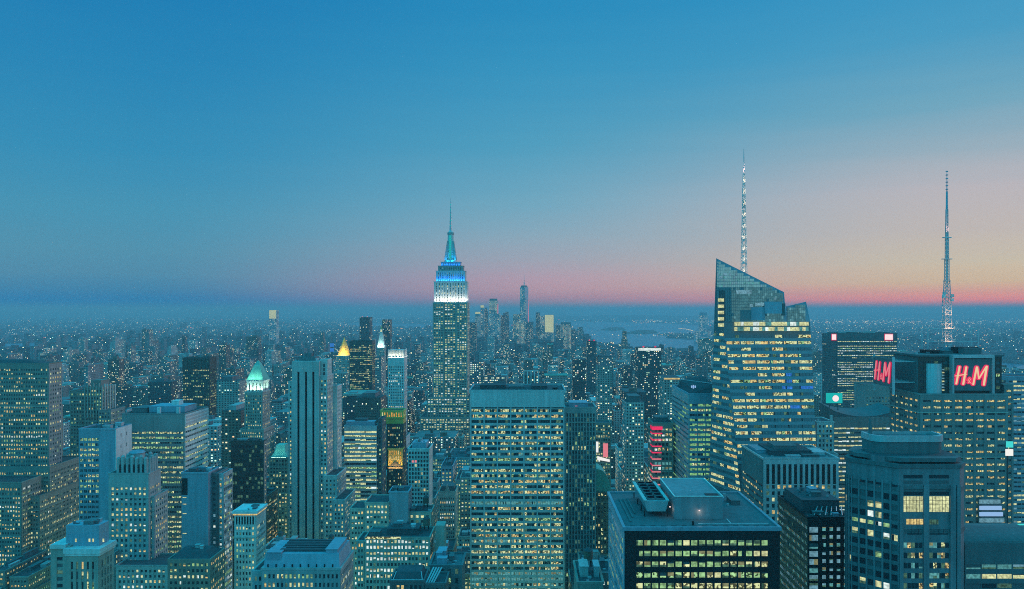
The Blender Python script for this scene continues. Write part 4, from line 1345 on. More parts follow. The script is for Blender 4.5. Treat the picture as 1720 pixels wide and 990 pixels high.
for j in range(24):
    z0 = Zc + .2 + j * 2.0
    for i in range(34):
        x0 = TL[0] + .4 + i * 1.44
        if x0 + 1.3 > S1[0] or z0 + 1.8 > topline(x0 + 1.3) - .4:
            continue
        cells.append((x0, z0, 'w'))
for j in range(6):
    z0 = Zc + .2 + j * 2.0
    for i in range(10):
        x0 = P3(1322, 541, 550)[0] + .4 + i * 1.4
        if x0 + 1.2 > TR[0] - .1 or z0 + 1.8 > PZ(515 - 8 * (x0 - PX(1321, 551)) / (TR[0] - PX(1321, 551)), 551):
            continue
        cells.append((x0, z0, 'r'))
for x0, z0, kind in cells:
    pxx, pyy = scr(x0, 547, z0)
    if kind == 'w' and 1208 < pxx < 1218 and pyy > 488:
        m_ = 'dark'
    elif kind == 'w' and pxx < 1228 and pyy > 486:
        m_ = 'facet_glass'
    elif kind == 'w' and 487 < pyy < 533:
        m_ = 'crown_dim' if R.random() < .88 else R.choice(('facet_glass', 'crown_glow'))
    elif pyy < 486:
        m_ = 'crown_glow' if pyy < 462 or R.random() < .7 else R.choice(('ice_light', 'teal_light'))
    else:
        m_ = R.choice(('crown_dim', 'crown_dim', 'crown_dim', 'crown_glow'))
    f_ = (z0 - Zc) / (TL[2] - Zc)
    yy = 546.4 + 2 * f_ if kind == 'w' else 549.9 + f_ * 2
    b.wins.append(([(x0, yy - .3, z0), (x0 + 1.2, yy - .3, z0), (x0 + 1.2, yy - .06, z0), (x0, yy - .06, z0), (x0, yy - .3, z0 + 1.75), (x0 + 1.2, yy - .3, z0 + 1.75), (x0 + 1.2, yy - .06, z0 + 1.75), (x0, yy - .06, z0 + 1.75)], m_))
for a, c, p0, p1, mat_, dep in ((1284, 1313, 527, 507, 'blue_metal', 2.2), (1262, 1285, 538, 516, 'blue_metal', 1.6), (1313, 1319, 530, 510, 'slate', 1.8), (1244, 1263, 540, 521, 'curtain', .9)):
    m = b.new('plant_box')
    m.box(PX(a, 545), PX(c, 545), 546.5 - dep, 546, PZ(p0, 545), PZ(p1, 545), mat_)
for a, c, p0, p1 in ((1236, 1262, 494, 487.5), (1259, 1264, 516, 511), (1268, 1283, 514, 509), (1300, 1303, 504, 500)):
    m = b.new('lit_panel')
    m.box(PX(a, 545), PX(c, 545), 544.4, 544.7, PZ(p0, 545), PZ(p1, 545), 'ice_light')
for py_ in (504, 514.5, 525, 535.5, 546):
    m = b.new('window')
    m.box(PX(1206, 545), PX(1216, 545), 544.8, 545, PZ(py_ + 3, 545), PZ(py_ - 2.5, 545), 'pale_light')
rowc = b.new('lit_panel')
for k in range(24):
    xa = PX(1234 + k * 5.2, 545)
    for q in range(2):
        m_ = R.choice(('pale_light', 'pale_light', 'white_light', 'teal_light'))
        zc_ = Zc - 2.6 - q * 3.6
        b.wins.append(([(xa, 544.6, zc_), (xa + 1.8, 544.6, zc_), (xa + 1.8, 545.6, zc_), (xa, 545.6, zc_), (xa, 544.6, zc_ + 2.6), (xa + 1.8, 544.6, zc_ + 2.6), (xa + 1.8, 545.6, zc_ + 2.6), (xa, 545.6, zc_ + 2.6)], m_))
b.parts.pop()
spr = b.new('spire')
ys = 566
sx = PX(1249.5, ys)
zs = lambda py: PZ(py, ys)
sections = 9
za, zb = zs(462), zs(292)
rr = lambda z: 2.3 * (1 - (z - za) / (zs(250) - za)) + .25
for k in range(sections):
    z0, z1 = za + (zb - za) * k / sections, za + (zb - za) * (k + 1) / sections
    C = [(math.cos(a), math.sin(a)) for a in (math.pi * 1.25, math.pi * 1.75, math.pi * .25, math.pi * .75)]
    for i in range(4):
        p0, p1 = C[i], C[(i + 1) % 4]
        a0 = (sx + p0[0] * rr(z0), ys + p0[1] * rr(z0), z0)
        a1 = (sx + p0[0] * rr(z1), ys + p0[1] * rr(z1), z1)
        c1 = (sx + p1[0] * rr(z1), ys + p1[1] * rr(z1), z1)
        spr.bar(a0, a1, .17, 'white_stone')
        spr.bar(a0, c1, .11, 'white_stone')
        spr.bar(a1, c1, .13, 'white_stone')
    spr.box(sx - .55 + k * .03, sx + .55 - k * .03, ys - .5, ys + .5, z0, z0 + (z1 - z0) * .75, 'pale')
spr.tube(sx, ys, zb, zs(272), .62, .45, 'white_stone', 8)
spr.tube(sx, ys, zs(272), zs(250), .4, .18, 'steel', 8)
for k in range(9):
    z0 = za + (zb - za) * k / 9
    flood(sx, ys - 3.0, z0 + .5, 1.6, .8, 85, (1, .78, .55), 28, 0, 80)
flood(sx, ys - 2.5, zs(294), 1, .8, 260, (1, .55, .5), 16, 0, 80)
keep(1186, 1376, 760, Y)

# ------------------------------------------------------------------ right foreground
Y = 478
b = hero('slotted_office', 'grey office block with tall dark slots under its roofline, in front of the faceted tower', 1280, 1408, Y)
st = S('steel', 3.25, 3.85, ww=.52, wh=.58, dp=.7, ds=.4, lit=.42, pal=[('warm_light', 4), ('pale_light', 5), ('pale_broken', 3)], top=15.5, edge=.9, run=.3, wall='slate', darkp=.95)
x0, x1, y0, y1, z = tier_px(b, 1282, 1408, Y, 772, 46, st, 'F', roof='roof_grey')
b.facade(b.faces(x0, x1, y0, y1)['L'], 0, z, dict(st, frame='slate', bay=3.6, lit=.7, ww=.86, wh=.4, ds=.55, dp=.25, pal=[('pale_broken', 3), ('warm_broken', 2), ('pale_light', 2)]))
m = b.new('dark_slot')
nb = max(1, round((x1 - x0 - 1.8) / 3.25))
for i in range(nb):
    xa = x0 + .9 + i * (x1 - x0 - 1.8) / nb
    m.box(xa + .8, xa + 2.5, Y - .86, Y - .76, z - 14.8, z - 2.8, 'black_metal')
b.block('machine_house', x0 + 8, x1 - 12, Y + 12, y1 - 8, z, z + 3, 'roof_tar')
b.block('machine_house', x0 + 2, x0 + 8, Y + 20, Y + 40, z, z + 2, 'blue_metal')
b.block('cooling_unit', x0 + 12, x0 + 26, Y + 16, y1 - 14, z + 3.4, z + 5.4, 'slate')
b.block('bulkhead', x1 - 10, x1 - 3, Y + 14, Y + 30, z, z + 1.6, 'steel')
b.rooftop(x0 + 2, x1 - 2, Y + 1, Y + 11, z, 3, 1.2)
keep(1240, 1412, 862, Y)

Y = 286
b = hero('black_grid_office', 'near-black office block with square lit windows and a cooling tower on its roof', 1048, 1309, Y)
st = S('black_metal', 2.78, 3.9, ww=.80, wh=.52, dp=.45, ds=.55, lit=.95, pal=[('green_light', 5), ('green_broken', 3), ('pale_broken', 4), ('pale_light', 1.2)], top=4.2, edge=4.0, run=.8, darkp=.9, floorvar=(1.1, 1.05, 1.0), wall='black_metal')
x0, x1, y0, y1, z = tier_px(b, 1049, 1309, Y, 887.5, 55, st, 'F', roof='roof_grey', parapet=0)
b.facade(b.faces(x0, x1, y0, y1)['L'], 0, z, dict(st, frame='blue_metal', ww=.6, wh=.5, lit=.55, top=5.0, dp=.35, ds=.3, pal=[('green_light', 4), ('ice_light', 3), ('teal_light', 3)]))
pr = b.new('parapet')
pr.box(x0 - .7, x1 + .7, y0 - .75, y0 + .25, z - .8, z + .55, 'blue_metal')
pr.box(x0 - .7, x1 + .7, y1 - .25, y1 + .6, z - .8, z + .55, 'blue_metal')
pr.box(x0 - .7, x0 + .35, y0 + .25, y1 - .25, z - .8, z + .54, 'blue_metal')
pr.box(x1 - .35, x1 + .7, y0 + .25, y1 - .25, z - .8, z + .54, 'blue_metal')
m = b.new('penthouse')
a, c = PX(1133, 298), PX(1214, 298)
m.box(a, c, 298, 330, z + .02, z + 8.6, 'plant_grey')
pf_ = b.new('roof_hatch')
pf_.box(c - 6, c - .9, 299, 303, z + 8.6, z + 8.75, 'black_metal')
pc = b.new('coping')
for q in ((a - .2, c + .2, 297.8, 298.2), (a - .2, c + .2, 329.8, 330.2), (a - .2, a + .2, 298.2, 329.8), (c - .2, c + .2, 298.2, 329.8)):
    pc.box(*q, z + 8.6, z + 8.9, 'pale')
m = b.new('cooling_tower')
a, c = PX(1082, 302), PX(1122, 302)
ya, yb = 301, 333
for xx in (a, c - .4):
    for yy in (ya + 1, ya + 10, ya + 20, yb - 1):
        m.box(xx, xx + .4, yy, yy + .4, z + .02, z + 2.2, 'black_metal')
m.hexa([(a + 1, ya + .3, z + 2.2), (c - 1, ya + .3, z + 2.2), (c - 1, yb, z + 2.2), (a + 1, yb, z + 2.2), (a, ya, z + 6.2), (c, ya, z + 6.2), (c, yb, z + 6.2), (a, yb, z + 6.2)], 'steel')
m.box(a - .3, a + .9, ya - .2, yb + .3, z + 6.2, z + 6.7, 'pale')
m.box(c - .9, c + .3, ya - .2, yb + .3, z + 6.2, z + 6.7, 'pale')
for i in range(2):
    for j in range(6):
        fn = b.new('fan_stack')
        fx, fy = a + 2.9 + i * (c - a - 5.8), ya + 3.2 + j * 5.1
        fn.tube(fx, fy, z + 6.2, z + 7.0, 1.95, 1.8, 'slate', 16)
        fn.tube(fx, fy, z + 7.0, z + 7.08, 1.55, 1.5, 'void', 16)
for wx, wy, wz, e in ((PX(1174, 298), 297.2, 3.4, 60), (PX(1127, 300), 302, 3.6, 40), (PX(1116, 314), 318, 4.2, 25)):
    m = b.new('roof_lamp')
    m.box(wx - .25, wx + .25, wy - .2, wy + .2, z + wz, z + wz + .35, 'pink_white')
    l = bpy.data.lights.new('roof_lamp_light', 'POINT')
    l.energy, l.color, l.shadow_soft_size = e, (1, .82, .6), .3
    ob = bpy.data.objects.new('roof_lamp_light', l)
    ob.location = (wx, wy - .5, z + wz - .5)
    COL.objects.link(ob)
m = b.new('window_rig')
m.box(PX(1163, 290), PX(1163, 290) + .7, 290, 291, z + .02, z + 1.3, 'black_metal')
b.rooftop(x0 + 40, x1 - 3, Y + 30, y1 - 3, z, 3, 1.6, ('blue_metal', 'slate'))
dc = b.new('roof_duct')
for k in range(3):
    dc.box(x0 + 3 + k * 1.6, x0 + 3.6 + k * 1.6, Y + 8 + k * 6, Y + 44, z + .01, z + .55, 'slate')
dc.box(x0 + 28, x0 + 54, Y + 5, Y + 5.5, z + .01, z + .35, 'steel')
dc.box(x0 + 40, x0 + 40.4, Y + 5.5, Y + 12, z + .01, z + .3, 'steel')
pt = b.new('roof_paver')
for k in range(14):
    pt.box(x0 + 2.5 + k * 3.8, x0 + 4.3 + k * 3.8, Y + 2.2 + (k % 3) * .3, Y + 3.6 + (k % 3) * .3, z + .004, z + .06, 'roof_tar')
rl = b.new('guard_rail')
for i in range(19):
    rl.box(x0 + 1 + i * 3, x0 + 1.08 + i * 3, y1 - 1.5, y1 - 1.42, z, z + 1.2, 'steel')
rl.box(x0 + 1, x1 - 1, y1 - 1.49, y1 - 1.44, z + 1.2, z + 1.27, 'steel')
keep(1015, 1312, 1100, Y)

Y = 362
b = hero('dark_grid_tower', 'dark gridded tower with a column of wide pale corner windows and cluttered black roof', 1357, 1428, Y)
st = S('black_metal', 3.2, 3.7, ww=.52, wh=.5, dp=.4, ds=.35, lit=.95, pal=[('ice_light', 5), ('teal_light', 3)], top=3.6, edge=.5, run=.8, floorvar=(1.1,))
x0, x1, y0, y1, z = tier_px(b, 1376, 1428, Y, 872, 42, st, 'F', roof='roof_tar')
xw = PX(1357, Y)
b.tier(xw, x0 - .02, Y + .01, y1, 0, z, dict(st, bay=5.2, ww=.84, wh=.72, edge=.2, pal=[('ice_light', 4), ('teal_light', 2)]), 'F', roof='roof_tar')
b.facade(b.faces(xw, x0, Y, y1)['L'], 0, z, dict(st, frame='bronze', bay=1.75, ww=.5, wh=.42, lit=.85, pal=[('teal_light', 4), ('ice_light', 4), ('dim_light', 1)]))
b.block('machine_house', PX(1332, 385), x1 - 1, Y + 10, y1 - 6, z, z + 6, 'roof_tar')
b.rooftop(xw + 3, x1 - 3, Y + 12, y1 - 8, z + 6.4, 4, 2.5, ('slate', 'black_metal', 'blue_metal'))
b.rooftop(xw + 1, x1 - 1, Y + 1, Y + 9, z, 3, 2.0, ('slate', 'black_metal', 'blue_metal'))
m = b.new('roof_pipe')
for k in range(6):
    m.bar((xw + 4 + k * 2.6, Y + 3, z + 1), (xw + 8 + k * 2.2, Y + 9.5, z + 3.5), .16, 'steel')
keep(1308, 1432, 1100, Y)

Y = 320
b = hero('octagonal_tower', 'bluish granite tower with chamfered corners and stepped rounded crown, lower right', 1430, 1612, Y)
xa, xb = PX(1510, Y), PX(1612, Y)
ch = 13.7
dpt = ch + 6
oct_ = lambda e: [(xa - e, Y - e * .41), (xb + e, Y - e * .41), (xb + 4 + e, Y + 4), (xb + 4 + e, Y + dpt), (xb - 2, Y + dpt + 10), (xa - 6, Y + dpt + 10), (xa - ch - e, Y + dpt), (xa - ch - e * 1.1, Y + ch)]
zm = PZ(786, Y)
w = b.one('wall')
w.prism(oct_(0), 0, zm, 'dusk_granite', 'roof_tar')
b.solid(xa - 4, xb + 3, Y + 5, Y + dpt, 0, zm)
PLOTS.append((xa - ch - 2, xb + 6, Y - 3, Y + dpt + 10))
m = b.new('crown')
cro = lambda y_, q0, q1, z_: None
k1 = [(PX(1466, Y + 7), Y + 9), (PX(1474, Y + 5), Y + 5), (PX(1606, Y + 5), Y + 5), (PX(1612, Y + 5), Y + 9), (PX(1612, Y + 5), Y + 20), (PX(1466, Y + 7), Y + 20)]
m.prism(k1, zm, PZ(766, Y + 5), 'dusk_granite', 'roof_tar')
m2 = b.new('curved_parapet')
pts_ = []
ctr = (PX(1531, Y + 9), Y + 24)
for sx_, a0 in ((-1, math.pi), (1, math.pi * 1.5)):
    for k in range(7):
        a = a0 + math.pi / 2 * k / 6
        pts_.append((ctr[0] + sx_ * 9.7 + 5.5 * math.cos(a), ctr[1] - 8.5 + 5.5 * math.sin(a)))
pts_ += [(ctr[0] + 15.2, ctr[1] - 2), (ctr[0] - 15.2, ctr[1] - 2)]
zt = PZ(733, Y + 9)
m2.prism(pts_, PZ(766, Y + 5), zt - 1.4, 'slate', 'roof_tar')
out_ = [(ctr[0] + (x - ctr[0]) * 1.03, ctr[1] + (y - ctr[1]) * 1.03) for x, y in pts_]
inn = [(ctr[0] + (x - ctr[0]) * .96, ctr[1] + (y - ctr[1]) * .96) for x, y in pts_]
n = len(out_)
for i in range(n):
    j = (i + 1) % n
    m2.hexa([(*out_[i], zt - 2.6), (*out_[j], zt - 2.6), (*inn[j], zt - 2.6), (*inn[i], zt - 2.6), (*out_[i], zt), (*out_[j], zt), (*inn[j], zt), (*inn[i], zt)], 'steel')
m3 = b.new('fin')
fx = PX(1463, Y + 16)
m3.hexa([(fx - .6, Y + 15, zm), (fx + 1.4, Y + 15, zm), (fx + 1.4, Y + 19, zm), (fx - .6, Y + 19, zm), (fx - .5, Y + 16, PZ(703, Y + 16)), (fx - .1, Y + 16, PZ(703, Y + 16)), (fx - .1, Y + 17, PZ(703, Y + 16)), (fx - .5, Y + 17, PZ(703, Y + 16))], 'slate')
bands = b.new('ledge')
for py_, e in ((770, 1.0), (784, .6), (826, .35), (896, .35)):
    z0 = PZ(py_, Y) if py_ > 786 else zm - (.2 if py_ == 784 else -2.2)
    bands.prism(oct_(e if py_ != 770 else -1.2), z0, z0 + 1.6, 'slate')
fF = ((xa, Y), (1, 0), (0, -1), xb - xa)
s2 = math.sqrt(.5)
fC = ((xa - ch, Y + ch), (s2, -s2), (-s2, -s2), ch / s2)
pier = b.one('facade_frame')
for u, wd in ((0, 1.5), (9.8, 2.2), (20.6, 2.2), (xb - xa - 1.4, 1.4)):
    b.fbox(pier, fF, u, u + wd, 0, zm - 7, 0, .8, 'dusk_granite')
z = zm - 7.5
for u0, u1 in ((1.6, 9.7), (12.1, 20.5)):
    b.fbox(pier, fF, u0, u1, z - 1, z + .4, 0, .45, 'slate')
def gridwin(face, u0, u1, z0, z1, nu, nv, mat, name='picture_window'):
    m_ = b.new(name)
    b.fbox(m_, face, u0, u1, z0, z1, .02, .12, mat)
    for i in range(1, nu):
        u = u0 + (u1 - u0) * i / nu
        b.fbox(m_, face, u - .07, u + .07, z0, z1, .12, .2, 'dark')
    for j in range(1, nv):
        zz_ = z0 + (z1 - z0) * j / nv
        b.fbox(m_, face, u0, u1, zz_ - .07, zz_ + .07, .12, .19, 'dark')
gridwin(fF, 1.7, 9.6, PZ(860, Y), PZ(834, Y), 6, 4, 'pale_light')
gridwin(fF, 12.2, 20.3, PZ(860, Y), PZ(834, Y), 6, 4, 'pale_light')
gridwin(fF, 3.0, 11.6 - 1.9, PZ(881, Y), PZ(872, Y), 5, 1, 'warm_light')
gridwin(fF, 12.3, 16, PZ(881, Y), PZ(873, Y), 4, 1, 'dim_light')
gridwin(fF, 3.4, 9.4, PZ(898, Y), PZ(889, Y), 4, 2, 'dark')
gridwin(fF, 12.3, 20, PZ(898, Y), PZ(889, Y), 4, 2, 'dark')
for k in range(7):
    za = PZ(915 + k * 17, Y)
    for u0, u1 in ((1.8, 9.6), (12.2, 20.4)):
        n_ = 5
        for i in range(n_):
            uu = u0 + (u1 - u0) * i / n_
            m_ = R.choice(('dark', 'dark', 'dark', 'warm_broken', 'pale_broken', 'teal_light', 'dim_light'))
            b.win(fF, uu + .1, uu + (u1 - u0) / n_ - .1, za - 1.4, za + .8, m_)
for k in range(5):
    za = PZ(800 + k * 9.5, Y)
    for u0, u1 in ((1.8, 9.6), (12.2, 20.4)):
        b.win(fF, u0, u1, za - .9, za + .5, 'dark' if k != 1 else R.choice(('dark_blind', 'dark')))
cw = ch / s2
nb = 6
for i in range(nb + 1):
    b.fbox(pier, fC, cw * i / nb - .35 if i else 0, min(cw, cw * i / nb + .35), 0, zm - 6, 0, .5, 'dusk_granite')
fl_ = 4.1
for k in range(27):
    za = zm - 7 - (k + 1) * fl_
    if k < 26:
        b.fbox(pier, fC, .02, cw - .02, za, za + 1.5, 0, .3, 'slate')
    for i in range(nb):
        lit_ = (2 <= k <= 5 and R.random() < .6) or R.random() < .16
        m_ = R.choice(('pale_light', 'pale_light', 'white_light', 'green_light')) if lit_ else R.choice(('dark', 'dark', 'dark', 'dark_blind'))
        b.win(fC, cw * i / nb + .4, cw * (i + 1) / nb - .4, za + 1.55, za + fl_ - .1, m_)
fLs = ((xa - ch, Y + dpt), (0, -1), (-1, 0), dpt - ch)
for i in range(3):
    b.fbox(pier, fLs, (dpt - ch) * i / 3, (dpt - ch) * i / 3 + .6, 0, zm - 6, 0, .5, 'dusk_granite')
for k in range(27):
    za = zm - 7 - (k + 1) * fl_
    for i in range(3):
        m_ = R.choice(('pale_light', 'green_light')) if R.random() < .12 else 'dark'
        b.win(fLs, (dpt - ch) * i / 3 + .65, (dpt - ch) * (i + 1) / 3 - .05, za + 1.5, za + fl_ - .2, m_)
keep(1425, 1618, 1100, Y)

Y = 330
b = hero('curved_roof_block', 'lower block with blue curved roof and ribbon windows at bottom right corner', 1615, 1740, Y, 'building')
st = S('slate', 6.6, 4.0, ww=.92, wh=.5, dp=.2, ds=.4, lit=.85, pal=[('pale_light', 3), ('ice_light', 4), ('teal_light', 3), ('warm_light', 1), ('green_light', 1)], top=9, edge=.4, wall='slate')
x0, x1, y0, y1, z = tier_px(b, 1620, 1780, Y, 912, 30, st, 'F', parapet=0, roof='slate')
m = b.new('curved_roof')
for k in range(8):
    a0, a1 = math.pi / 2 * k / 8, math.pi / 2 * (k + 1) / 8
    m.hexa([(x0, y0 + 14 - 14 * math.cos(a0), z), (x1, y0 + 14 - 14 * math.cos(a0), z), (x1, y0 + 14 - 14 * math.cos(a1), z), (x0, y0 + 14 - 14 * math.cos(a1), z),
            (x0, y0 + 14 - 14 * math.cos(a0), z + .02 + 3.5 * math.sin(a0)), (x1, y0 + 14 - 14 * math.cos(a0), z + .02 + 3.5 * math.sin(a0)), (x1, y0 + 14 - 14 * math.cos(a1), z + .02 + 3.5 * math.sin(a1)), (x0, y0 + 14 - 14 * math.cos(a1), z + .02 + 3.5 * math.sin(a1))], 'slate')
keep(1614, 1800, 1100, Y)

# ------------------------------------------------------------------ antenna tower with the two red signs
Y = 500
b = hero('antenna_tower', 'tower with glowing red signs on two sides and tall latticed broadcast antenna', 1545, 1692, Y, 'skyscraper')
st = S('granite', 6.9, 4.05, ww=.74, wh=.33, dp=.8, ds=.5, lit=.78, pal=[('warm_light', 4), ('warm_broken', 3), ('pale_light', 4), ('pale_broken', 3)], top=3, edge=.8, split=4, run=.55, wall='slate', floorvar=(.3, .6, 1, 1.1, 1.3))
x0, x1, y0, y1, z = tier_px(b, 1545, 1692, Y, 664, 40, st, 'FL', roof='roof_grey')
b.tier(x1, x1 + 6, Y + 4, y1, 0, PZ(648, Y), dict(st, bay=3), 'F')
dark = S('bronze', 3, 4, ww=.8, wh=.5, lit=.06, pal=GREEN, top=3, wall='slate')
ux0, ux1 = PX(1542, Y + 6), PX(1682, Y + 6)
zt = PZ(600, Y)
b.tier(ux0, ux1, Y + 6, y1 - 1, z, zt, dark, 'F', plot=False)
dr = b.new('round_bay')
dr.tube(PX(1573, Y + 3), Y + 8, z, PZ(612, Y), 5.6, 5.6, 'steel', 20)
rb_ = b.new('ribbon_window')
for k in range(8):
    rb_.box(PX(1578, Y + 2), PX(1590, Y + 2), Y + 4.7 + k * .001, Y + 5.2, PZ(658 - k * 5, Y), PZ(656 - k * 5, Y), 'ice_light' if k % 3 else 'pale_light')
for a in ((1600, 1603), (1667, 1671)):
    m = b.new('sign_frame')
    m.box(PX(a[0], Y + 1), PX(a[1], Y + 1), Y + 1, Y + 5, PZ(664, Y), PZ(597, Y), 'steel')
m = b.new('sign_frame')
m.box(PX(1603, Y + 1), PX(1667, Y + 1), Y + 1.1, Y + 4.9, PZ(602, Y), PZ(597, Y), 'steel')
m = b.new('sign_board')
m.box(PX(1603, Y + 2), PX(1667, Y + 2), Y + 2, Y + 3, PZ(657, Y), PZ(603, Y), 'slate')
lf = b.new('sign_board')
sy0, sy1 = 508.0, 533.0
sxl = PX(1503, sy1) if False else 236.2
lf.box(sxl, sxl + 1.2, sy0, sy1 + 2.5, PZ(648, 520), PZ(601, 520), 'slate')
fr2 = b.new('sign_frame')
for yy in (sy0 - .5, sy1 + 2.6):
    fr2.box(sxl - .2, sxl + 1.4, yy, yy + .5, PZ(660, 520), PZ(598, 520), 'steel')
conn = b.new('roof_gantry')
for yy in (510, 518, 526, 534):
    conn.bar((sxl + 1.3, yy, PZ(640, 520)), (ux0 + .5, yy, PZ(640, 520)), .3, 'steel')
    conn.bar((sxl + 1.3, yy, PZ(606, 520)), (ux0 + .5, yy, PZ(606, 520)), .3, 'steel')
STROKES = [  # brush strokes of the two letters and the small sign between, in units of the letters' height
    ((.20, 1.0), (.05, .0), .115), ((.50, .98), (.36, -.02), .12), ((.02, .46), (.50, .56), .085),
    ((.66, .36), (.56, .22), .045), ((.56, .22), (.72, .03), .05), ((.58, .05), (.70, .30), .045), ((.58, .05), (.72, .12), .04),
    ((.96, .98), (.80, -.04), .115), ((.98, .98), (1.05, .30), .10), ((1.05, .30), (1.38, 1.0), .10), ((1.40, 1.02), (1.27, -.06), .125)]
def letters(name, place, hgt, mats, grow, shear=.10):
    for k, (pa, pb, wd) in enumerate(STROKES):
        m_ = b.new(name)
        for (mat_, g_, d_) in mats:
            d0, d1 = d_ + k * .012, d_ + .3 + k * .012
            ax, az_, bx, bz_ = pa[0], pa[1], pb[0], pb[1]
            L_ = math.hypot(bx - ax, bz_ - az_)
            tx, tz = (bx - ax) / L_, (bz_ - az_) / L_
            hw = wd / 2 + g_
            ring = []
            for q in range(6):      # a rounded end on each side
                an_ = -math.pi / 2 + math.pi * q / 5
                ring.append((bx + tx * math.cos(an_) * hw * .8 - tz * math.sin(an_) * hw, bz_ + tz * math.cos(an_) * hw * .8 + tx * math.sin(an_) * hw))
            for q in range(6):
                an_ = math.pi / 2 + math.pi * q / 5
                ring.append((ax + tx * math.cos(an_) * hw * .8 - tz * math.sin(an_) * hw, az_ + tz * math.cos(an_) * hw * .8 + tx * math.sin(an_) * hw))
            fa = [place(u * hgt, v * hgt, d1) for u, v in ring]
            ba = [place(u * hgt, v * hgt, d0) for u, v in ring]
            n_ = len(ring)
            b_ = len(m_.v)
            m_.v.extend(fa + ba)
            kk = m_.mi(mat_)
            m_.f.append(tuple(range(b_, b_ + n_)))
            m_.m.append(kk)
            for q in range(n_):
                r_ = (q + 1) % n_
                m_.f.append((b_ + q, b_ + n_ + q, b_ + n_ + r_, b_ + r_))
                m_.m.append(kk)
hx, hz = PX(1603.5, Y + 2), PZ(645, Y + 2)
hh = PZ(616, Y + 2) - hz
letters('sign_letter', lambda u, v, d: (hx + u * 1.33 * .98, Y + 2 - d, hz + v), hh, (('red_sign', .045, .02), ('yellow_sign', -.02, .4)), 0)
lz0 = PZ(639, 520)
lh = PZ(609, 520) - lz0
letters('sign_letter', lambda u, v, d: (sxl - d, sy1 + .5 - u * 1.42, lz0 + v), lh, (('red_deep', .03, .02), ('rose_sign', -.02, .4)), 0)
rt = b.new('roof_deck')
rt.box(ux0 - 1, ux1 + 1, Y + 5, y1, zt + .01, zt + 1.2, 'slate')
b.rooftop(ux0 + 2, ux1 - 2, Y + 8, y1 - 2, zt + 1.2, 5, 4.5, ('slate', 'black_metal', 'blue_metal'))
gx0, gx1, gz = PX(1556, 530), PX(1640, 530), PZ(552, 530)
gf = b.new('roof_gantry')
for xx in (gx0, gx1):
    for yy in (528, 536):
        gf.bar((xx, yy, zt + 1), (xx, yy, gz), .28, 'steel')
for yy in (528, 536):
    gf.bar((gx0, yy, gz), (gx1, yy, gz), .3, 'steel')
    gf.bar((gx0, yy, (gz + zt) / 2), (gx1, yy, (gz + zt) / 2), .15, 'steel')
am = b.new('antenna_mast')
ya_ = 531
xc = PX(1590.5, ya_)
zA = lambda py: PZ(py, ya_)
secs = [(600, 500, 2.6, 2.3, 14), (500, 470, 2.0, 1.5, 5), (470, 436, 1.2, 1.2, 6), (436, 400, .95, .9, 5), (400, 352, .75, .6, 5)]
for p0, p1, r0, r1, n_ in secs:
    for k in range(n_):
        za, zb = zA(p0 + (p1 - p0) * k / n_), zA(p0 + (p1 - p0) * (k + 1) / n_)
        ra, rb__ = r0 + (r1 - r0) * k / n_, r0 + (r1 - r0) * (k + 1) / n_
        for i in range(4):
            c0, c1 = [(math.cos(a_), math.sin(a_)) for a_ in (math.pi / 4 + i * math.pi / 2, math.pi / 4 + (i + 1) * math.pi / 2)]
            A0 = (xc + c0[0] * ra * 1.2, ya_ + c0[1] * ra * 1.2, za)
            A1 = (xc + c0[0] * rb__ * 1.2, ya_ + c0[1] * rb__ * 1.2, zb)
            B1 = (xc + c1[0] * rb__ * 1.2, ya_ + c1[1] * rb__ * 1.2, zb)
            am.bar(A0, A1, .17, 'steel')
            am.bar(A0, B1, .10, 'steel')
            am.bar(A1, B1, .12, 'steel')
    am.tube(xc, ya_, zA(p0), zA(p1), .2, .2, 'steel', 6)
am.tube(xc, ya_, zA(352), zA(322), .75, .62, 'blue_metal', 10)
am.tube(xc, ya_, zA(322), zA(287), .35, .14, 'blue_metal', 8)
for py_ in (289, 295, 301, 307, 313, 319):
    am.box(xc - .6, xc + .6, ya_ - .6, ya_ + .6, zA(py_), zA(py_) + .6, 'blue_metal')
for py_, wd in ((400, 2.8), (436, 3.3), (473, 2.2), (500, 3.0), (545, 4.2), (572, 4.6)):
    am.box(xc - wd, xc + wd, ya_ - .9, ya_ + .9, zA(py_), zA(py_) + .5, 'steel')
for qx, py_ in ((-2.9, 498), (-2.6, 493), (2.8, 497), (2.6, 504)):
    ds_ = b.new('dish')
    ds_.tube(xc + qx, ya_ - 1.6, zA(py_) - 1, zA(py_) + 1, 1.1, 1.1, 'pale', 14)
for k in range(4):
    flood(xc, ya_ - 6, zA(596 - k * 22), 5, 1, 380, (1, .55, .32), 40)
flood(xc, ya_ - 3, zA(395), 2, 1, 200, (1, .5, .4), 18, 0, 60)
keep(1498, 1696, 905, Y)

